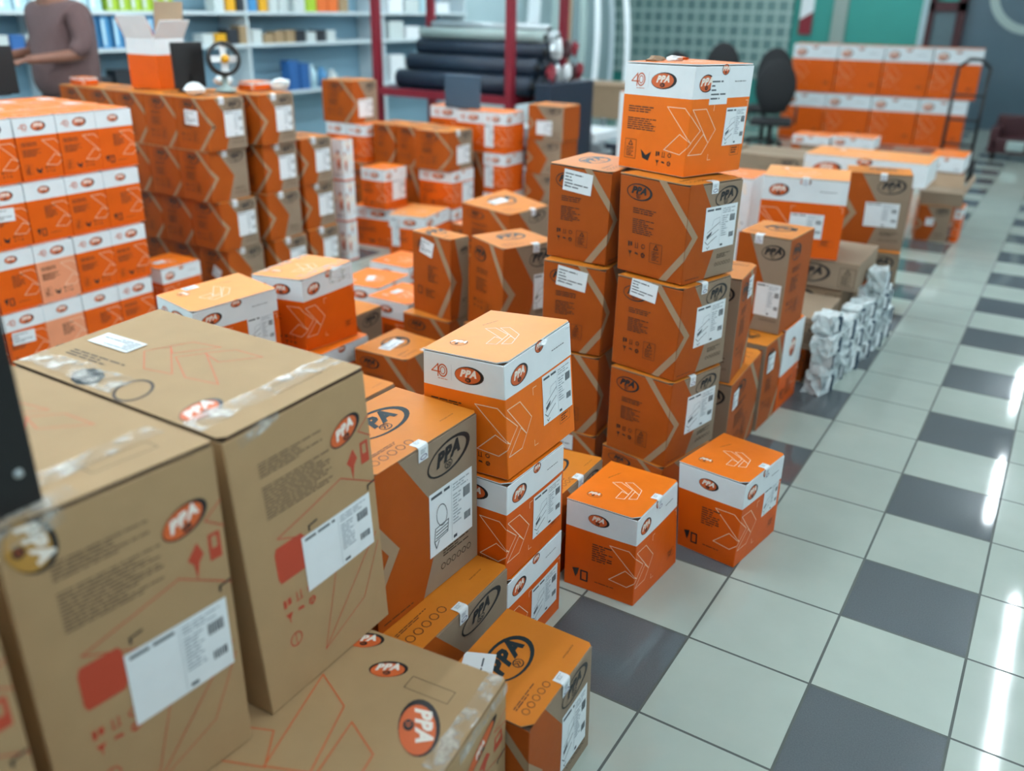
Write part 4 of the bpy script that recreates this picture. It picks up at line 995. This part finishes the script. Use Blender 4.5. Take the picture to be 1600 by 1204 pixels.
# desk and chairs at the back
t = thing('desk', 'long brown desk at the back, left of the tallest tower top', 'desk', (-4.6, 9.0, 0))
b = MB(); b.box(-.95, .28, -.3, .3, .68, .72, 'kraft'); b.build('desktop', t)
b = MB(); b.box(-.93, .26, -.28, -.25, .3, .68, 'kraft'); b.build('front_panel', t)
for s in (-.92, .23):
    b = MB(); b.box(s, s + .04, -.28, .28, 0, .68, 'kraft'); b.build('side_panel', t)
def chair(x, y, top, label, rz=0):
    t = thing('office_chair', label, 'chair', (x, y, 0), rz, 'black office chairs at the back'); s = top / 1.2
    b = MB(); b.box(-.24, .24, -.24, .22, .42 * s, .50 * s, 'black_soft', c=.03); b.build('seat', t)
    b = MB(); vs = []; fs = []
    bm = bmesh.new(); bmesh.ops.create_uvsphere(bm, u_segments=16, v_segments=10, radius=1)
    for v in bm.verts: v.co = (v.co.x * .24, .24 + v.co.y * .05 + .02, (.86 + v.co.z * .34) * s)
    bm.verts.index_update(); b.add([v.co.copy() for v in bm.verts], [[v.index for v in f.verts] for f in bm.faces], 'black_soft', True); bm.free(); b.build('backrest', t)
    b = MB(); b.tube([(0, 0, .08), (0, 0, .42 * s)], .03, 'black'); b.build('column', t)
    for k in range(5):
        a = 2 * math.pi * k / 5; b = MB(); b.tube([(0, 0, .09), (.26 * math.cos(a), .26 * math.sin(a), .07)], .018, 'black', 8); lg = b.build('leg', t)
        b = MB(); b.tube([(.26 * math.cos(a), .26 * math.sin(a) - .015, .03), (.26 * math.cos(a), .26 * math.sin(a) + .015, .03)], .03, 'black', 10); b.build('castor', lg)
    for sx in (-.27, .27): b = MB(); b.tube([(sx, -.12, .46 * s), (sx, -.12, .64 * s), (sx, .14, .64 * s)], .014, 'black', 8); b.build('armrest', t)
chair(-4.0, 9.2, 1.13, 'black office chair, leftmost of the heads behind the tallest tower top')
chair(-3.38, 9.2, 1.26, 'black office chair whose backrest shows above the tallest tower top'); chair(-2.86, 9.75, 1.20, 'black office chair right of the tallest tower top')
chair(-2.48, 8.8, 1.10, 'large black chair left of the far block of white banded cartons', R(15))

# ------------------------------------------------------------------ wall shelving at the left with small stock
t = thing('wall_shelving', 'long pale shelving along the left wall behind the carton block', 'shelving', (-6.82, 3.4, 0))
for z in (.74, 1.22, 1.52, 1.95):
    b = MB(); b.box(-.20, .22, -3.0, 5.0, z - .015, z + .015, 'shelf'); b.build('shelf_board', t)
for y in (-3.0, -.9, 1.2, 3.3, 4.98):
    b = MB(); b.box(-.2, .20, y - .012, y + .012, 0, 2.3, 'shelf'); b.build('upright', t)
b = MB(); b.box(-.22, -.21, -3.0, 5.0, 0, 2.3, 'shelf_back'); b.build('back_panel', t)
for nm, c in dict(cyanbox='b9dde8', bluebox='3f86b8', limebox='9fc030', yellow='d9a21c', orangeb='d86a2a', bluedeep='2b62a0', tanbox='9a8464', darkbox='252c33', palebox='c8d4d4').items(): mat(nm, c, .45, var=.05)
rnd = random.Random(21)
def stock(y, z, wd, h, m, label, grp, top='paper', shape='box', x=-6.70, dd=.14):
    t = thing('stock_' + ('bottle' if shape == 'bottle' else 'box'), label, 'bottle' if shape == 'bottle' else 'box', (x, y, z + .0155), 0, grp)
    b = MB()
    if shape == 'bottle': b.lathe((0, 0, 0), [(0, 0), (wd * .48, .002), (wd * .48, h * .7), (wd * .2, h * .85), (wd * .2, h), (0, h)], m, 12); b.build('body', t)
    else: b.box(-dd / 2, dd / 2, -wd / 2, wd / 2, 0, h, m, c=.003); b.build('body', t)
    if shape == 'box' and top:
        b = MB(); b.box(dd / 2, dd / 2 + .001, -wd * .38, -wd * .05, h * .08, h * .92, top); b.build('label', t)
ordn = ['first', 'second', 'third', 'fourth', 'fifth', 'sixth', 'seventh', 'eighth', 'ninth', 'tenth', 'eleventh', 'twelfth']
for k in range(8): stock(2.05 + .13 * k, 1.52, .11, .26, 'cyanbox', f'pale cyan box on the upper left shelf, {ordn[k]} from the left', 'pale cyan boxes on the upper shelf')
for k in range(6): stock(3.12 + .115 * k, 1.52, .10, .24, 'limebox', f'lime green box on the upper left shelf, {ordn[k]} from the left', 'lime boxes on the upper shelf', 'palebox')
for k, m in enumerate(('palebox', 'yellow', 'darkbox', 'bluebox', 'yellow', 'palebox', 'palebox')): stock(4.28 + .14 * k, 1.52, .11, .16, m, f'small mixed box right of the lime ones on the upper shelf, {ordn[k]} from left', 'mixed boxes on the upper shelf', None)
for k, m in enumerate(('palebox', 'limebox', 'orangeb', 'orangeb', 'tanbox')): stock(5.35 + .17 * k, 1.52, .15, .18, m, f'box at the right end of the upper shelf, {ordn[k]} from left', 'boxes at the right end of the upper shelf', None)
for k in range(8): stock(2.78 + .118 * k, 1.22, .085, .255, 'bluebox', f'blue and white upright box on the middle shelf, {ordn[k]} from the left', 'blue boxes on the middle shelf', 'cyanbox')
for k in range(3): stock(2.1 + .13 * k, 1.22, .11, .12, 'bluedeep' if k % 2 else 'palebox', f'low box at the left end of the middle shelf, {ordn[k]} from left', 'low boxes at the left of the middle shelf', None)
for k, (m, h) in enumerate((('palebox', .10), ('yellow', .10), ('darkbox', .14), ('tanbox', .17), ('palebox', .13), ('tanbox', .09), ('tanbox', .11), ('tanbox', .12), ('darkbox', .12), ('palebox', .1), ('darkbox', .12), ('palebox', .11))):
    stock(4.10 + .155 * k, 1.22, .13, h, m, f'assorted box on the middle shelf right of the open carton, {ordn[k]} from left', 'assorted boxes on the middle shelf', None)
for k, m in enumerate(('bluedeep', 'bluedeep', 'cyanbox', 'bluebox', 'palebox')): stock(5.2 + .16 * k, .74, .13, .30 - .03 * k, m, f'blue or pale container on the lowest shelf, {ordn[k]} from left', 'containers on the lowest shelf', None, 'bottle' if k > 1 else 'box')
for k, (zz, m, h) in enumerate(((1.52, 'paper', .2), (1.52, 'palebox', .15), (1.52, 'cyanbox', .22), (1.52, 'paper', .12), (1.22, 'palebox', .2), (1.22, 'paper', .14), (1.22, 'darkbox', .1), (1.22, 'cyanbox', .2), (.74, 'paper', .3), (.74, 'palebox', .24), (.74, 'cyanbox', .33), (.74, 'paper', .2))):
    stock(6.95 + .32 * (k % 4), zz, .26, h, m, f"pale box at the far end of the left shelving, {['upper','middle','lowest'][k // 4]} shelf, {ordn[k % 4]} from left", 'pale boxes at the far end of the shelving', None)
for k in range(6): stock(2.7 + .22 * k, .74, .18, .2 + .05 * (k % 3), 'darkbox', f'dark machine part on the lowest shelf behind the person, {ordn[k]} from left', 'dark parts on the lowest shelf', None)

# open white banded carton, monitor and gadget standing on the rust block
t = thing('open_carton', 'open white and orange carton with raised flaps standing on the left rust block', 'carton', (-4.15, 1.625, 1.1435), R(4))
b = MB(); c = (.125, .16)
b.box(-.12, .12, -.11, .11, 0, .19, 'orange'); b.box(-.1205, .1205, -.1105, .1105, .19, .28, 'white'); b.build('body', t)
for (M, w_, h_, mt) in ((Matrix.Translation((0, -.11, .28)) @ Matrix.Rotation(R(20), 4, 'X'), .12, .13, 'white'), (Matrix.Translation((.12, 0, .28)) @ Matrix.Rotation(R(35), 4, 'Y') @ Matrix.Rotation(R(90), 4, 'Z'), .11, .12, 'white'),
                  (Matrix.Translation((0, .11, .28)) @ Matrix.Rotation(R(-8), 4, 'X'), .12, .2, 'kraft'), (Matrix.Translation((-.12, 0, .28)) @ Matrix.Rotation(R(-30), 4, 'Y') @ Matrix.Rotation(R(90), 4, 'Z'), .11, .12, 'rust')):
    b = MB(); b.box(-w_, w_, -.002, .002, 0, h_, mt, M); b.build('flap', t)
t = thing('monitor', 'black monitor seen from behind, right of the open carton on the rust block', 'monitor', (-3.78, 1.55, 1.1435), R(85))
b = MB(); b.box(-.10, .10, -.012, .012, .02, .27, 'black', c=.006); b.build('screen', t)
b = MB(); b.box(-.05, .05, -.05, .05, 0, .012, 'black'); b.box(-.015, .015, -.012, .012, .01, .1, 'black'); b.build('stand', t)
t = thing('desk_fan', 'small black and white gadget with a yellow hub on the rust block', 'fan', (-3.66, 1.70, 1.1435), R(60))
b = MB(); b.lathe((0, 0, 0), [(0, 0), (.06, 0), (.06, .015), (.02, .03), (.015, .14), (0, .14)], 'greygreen', 16); b.build('base', t)
b = MB(); b.lathe((0, 0, 0), [(.075, -.02), (.095, -.01), (.095, .02), (.075, .03), (.075, -.02)], 'black', 24); o = b.build('guard_ring', t); o.location = (.0, -.02, .18); o.rotation_euler = (R(80), 0, 0)
b = MB(); b.lathe((0, 0, 0), [(0, 0), (.022, 0), (.022, .03), (0, .03)], 'yellow', 14); o = b.build('hub', t); o.location = (0, -.05, .18); o.rotation_euler = (R(80), 0, 0)
for k in range(4):
    b = MB(); b.box(.015, .075, -.02, .02, 0, .004, 'paper', Matrix.Rotation(R(90 * k), 4, 'Z') @ Matrix.Rotation(R(25), 4, 'X')); o = b.build('blade', t); o.location = (0, -.03, .18); o.rotation_euler = (R(80), 0, 0)
for k, (x, y, m) in enumerate(((-3.86, 1.86, 'wrap'), (-3.62, 1.44, 'paper'), (-3.52, 2.0, 'wrap'))):
    b = crumple((0, 0, .035), (.10, .13, .07), m, 70 + k, amp=.15)
    lo = min(v[2] for v in b.v); b.v = [(p[0], p[1], p[2] - lo) for p in b.v]
    o = b.build('plastic_bag'); o.location = (x, y, 1.1435); tag(o, ['crumpled pale plastic bag behind the gadget on the rust block', 'crumpled white paper at the aisle edge of the rust block', 'crumpled plastic bag on the second stack of the rust block'][k], 'bag')
d = (.16, .12, .05); fl('W', (-3.55, 1.80), d, 'small orange and white parcel on top of the second rust stack', z=1.1435, far=True)

# black things at the left edge
t = thing('monitor', 'black monitor at the upper left edge, before the person', 'monitor', (-4.42, .80, 1.139), R(90))
b = MB(); b.box(-.28, .10, -.014, .014, .0, .25, 'black', c=.006); b.build('screen', t)
b = MB(); b.box(-.12, .02, -.06, .06, 0, .012, 'black'); b.build('stand', t)
t = thing('steel_panel', 'black metal panel with a screw, standing on the kraft carton at the left edge', 'panel', (-.455, -1.53, 1.019), R(90))
b = MB(); b.box(-.34, .094, -.011, .011, 0, .62, 'black', c=.002); b.build('plate', t)
b = MB(); b.lathe((0, 0, 0), [(0, .004), (.005, .0035), (.0065, 0)], 'steel', 14); o = b.build('screw', t); o.location = (.07, -.0115, .055); o.rotation_euler = (R(90), 0, 0)
b = MB(); b.box(-.30, -.05, .0, .06, 0, .012, 'black'); b.build('foot', t)

# ------------------------------------------------------------------ the person by the shelves
mat('skin', '7a5140', .5, var=.04); mat('shirt', '5f4a4a', .85, var=.12, scale=90, bump=.4, bscale=120); mat('trousers', '23262e', .8, var=.05); mat('hair', '15110f', .6, var=.1, scale=80)
def skin(name, pts, edges, rad, m, parent, sub=2):
    me = bpy.data.meshes.new(name); me.from_pydata(pts, edges, []); me.materials.append(MATS[m]); o = link(name, me, parent)
    md = o.modifiers.new('skin', 'SKIN'); md.use_smooth_shade = True; o.modifiers.new('sub', 'SUBSURF').levels = sub; o.modifiers['sub'].render_levels = sub
    lay = me.skin_vertices[0] if me.skin_vertices else None
    if lay is None:
        bpy.context.view_layer.objects.active = o
        lay = me.attributes.new('skin_vertices', 'SKIN', 'POINT')
    for i, r in enumerate(rad): lay.data[i].radius = r if isinstance(r, tuple) else (r, r)
    lay.data[0].use_root = True
    return o
pr = thing('person', 'person in a brown purple knit shirt standing at the left shelves, arms forward', 'person', (-5.6, 1.93, 0), 0)
# faces -y; x is sideways
P = [(0, 0, .96), (0, .01, 1.12), (0, .03, 1.30), (0, .01, 1.47), (0, -.01, 1.53), (0, -.03, 1.60), (0, -.04, 1.69), (0, -.03, 1.77),
     (.10, 0, .90), (.11, -.01, .50), (.11, .02, .10), (.11, -.13, .045), (-.10, 0, .90), (-.11, .02, .50), (-.11, .05, .10), (-.11, -.10, .045),
     (.19, .02, 1.44), (.24, .01, 1.19), (.20, -.26, 1.17), (.19, -.37, 1.165), (-.19, .02, 1.44), (-.24, .01, 1.19), (-.20, -.26, 1.17), (-.19, -.37, 1.165)]
Eg = [(0, 1), (1, 2), (2, 3), (3, 4), (4, 5), (5, 6), (6, 7), (0, 8), (8, 9), (9, 10), (10, 11), (0, 12), (12, 13), (13, 14), (14, 15), (3, 16), (16, 17), (17, 18), (18, 19), (3, 20), (20, 21), (21, 22), (22, 23)]
Rd = [(.10, .09), (.14, .12), (.16, .13), (.13, .10), .062, .08, (.088, .105), (.07, .085), .09, .06, .045, .04, .09, .06, .045, .04, .06, .045, .032, .03, .06, .045, .032, .03]
body = skin('body', P, Eg, Rd, 'skin', pr)
S = [(0, .0, .86), (0, .02, 1.10), (0, .04, 1.26), (0, .02, 1.42), (0, 0, 1.50), (.20, .02, 1.44), (.245, .02, 1.24), (.235, -.08, 1.185), (-.20, .02, 1.44), (-.245, .02, 1.24), (-.235, -.08, 1.18)]
skin('shirt', S, [(0, 1), (1, 2), (2, 3), (3, 4), (3, 5), (5, 6), (6, 7), (3, 8), (8, 9), (9, 10)], [(.20, .23), (.20, .24), (.20, .22), (.18, .17), .08, .085, .072, .062, .085, .072, .062], 'shirt', pr)
skin('trousers', [(0, .01, 1.0), (0, .01, .88), (.10, 0, .78), (.115, -.01, .50), (.115, .02, .12), (-.10, 0, .78), (-.115, .02, .50), (-.115, .05, .12)], [(0, 1), (1, 2), (2, 3), (3, 4), (1, 5), (5, 6), (6, 7)], [(.20, .215), (.19, .19), .11, .078, .065, .105, .078, .065], 'trousers', pr)
bm = bmesh.new(); bmesh.ops.create_uvsphere(bm, u_segments=24, v_segments=16, radius=1)
for v in bm.verts: v.co = (v.co.x * .104, -.015 + v.co.y * .122, 1.712 + v.co.z * .125)
bmesh.ops.delete(bm, geom=[v for v in bm.verts if v.co.z < 1.712 + (-.02 - v.co.y) * 1.1 or v.co.z < 1.62], context='VERTS')
bm.verts.index_update(); b = MB(); b.add([v.co.copy() for v in bm.verts], [[v.index for v in f.verts] for f in bm.faces], 'hair', True); bm.free(); b.build('hair', pr)
for s in (-1, 1):                             # hands: palm, four unequal fingers and a thumb
    b0 = Vector((.19 * s, -.33, 1.165)); V = [tuple(b0), tuple(b0 + Vector((0, -.05, -.004)))]; Eh = [(0, 1)]; Rh = [(.022, .016), (.034, .013)]
    for k, (dx, L) in enumerate(((-.026, .066), (-.009, .078), (.009, .072), (.025, .058))):
        i = len(V); q = b0 + Vector((dx, -.062, -.004)); V += [tuple(q), tuple(q + Vector((dx * .15, -L * .5, -.006))), tuple(q + Vector((dx * .2, -L * .85, -.026)))]
        Eh += [(1, i), (i, i + 1), (i + 1, i + 2)]; Rh += [.010, .009, .0075]
    i = len(V); q = b0 + Vector((-s * .028, -.02, -.004)); V += [tuple(q), tuple(q + Vector((-s * .022, -.03, -.008))), tuple(q + Vector((-s * .028, -.055, -.014)))]
    Eh += [(0, i), (i, i + 1), (i + 1, i + 2)]; Rh += [.013, .011, .009]
    skin('hand', V, Eh, Rh, 'skin', pr, 1)
for s in (-1, 1):
    b = MB(); b.lathe((.034 * s, -.128, 1.70), [(0, -.006), (.009, -.003), (.009, .003), (0, .006)], 'paper', 10); b.build('eye', pr)
    bb = crumple((.092 * s, -.02, 1.69), (.02, .035, .055), 'skin', 5, amp=.05); bb.build('ear', pr)
    b = MB(); b.box(.11 * s - .05, .11 * s + .05, -.17, .11, 0, .07, 'black', c=.02); b.build('shoe', pr)
pr.scale = (1.07,) * 3
crumple((0, -.142, 1.675), (.028, .04, .045), 'skin', 6, amp=.05).build('nose', pr)
b = MB(); b.box(-.025, .025, -.128, -.118, 1.636, 1.643, 'print_red', c=.002); b.build('mouth', pr)
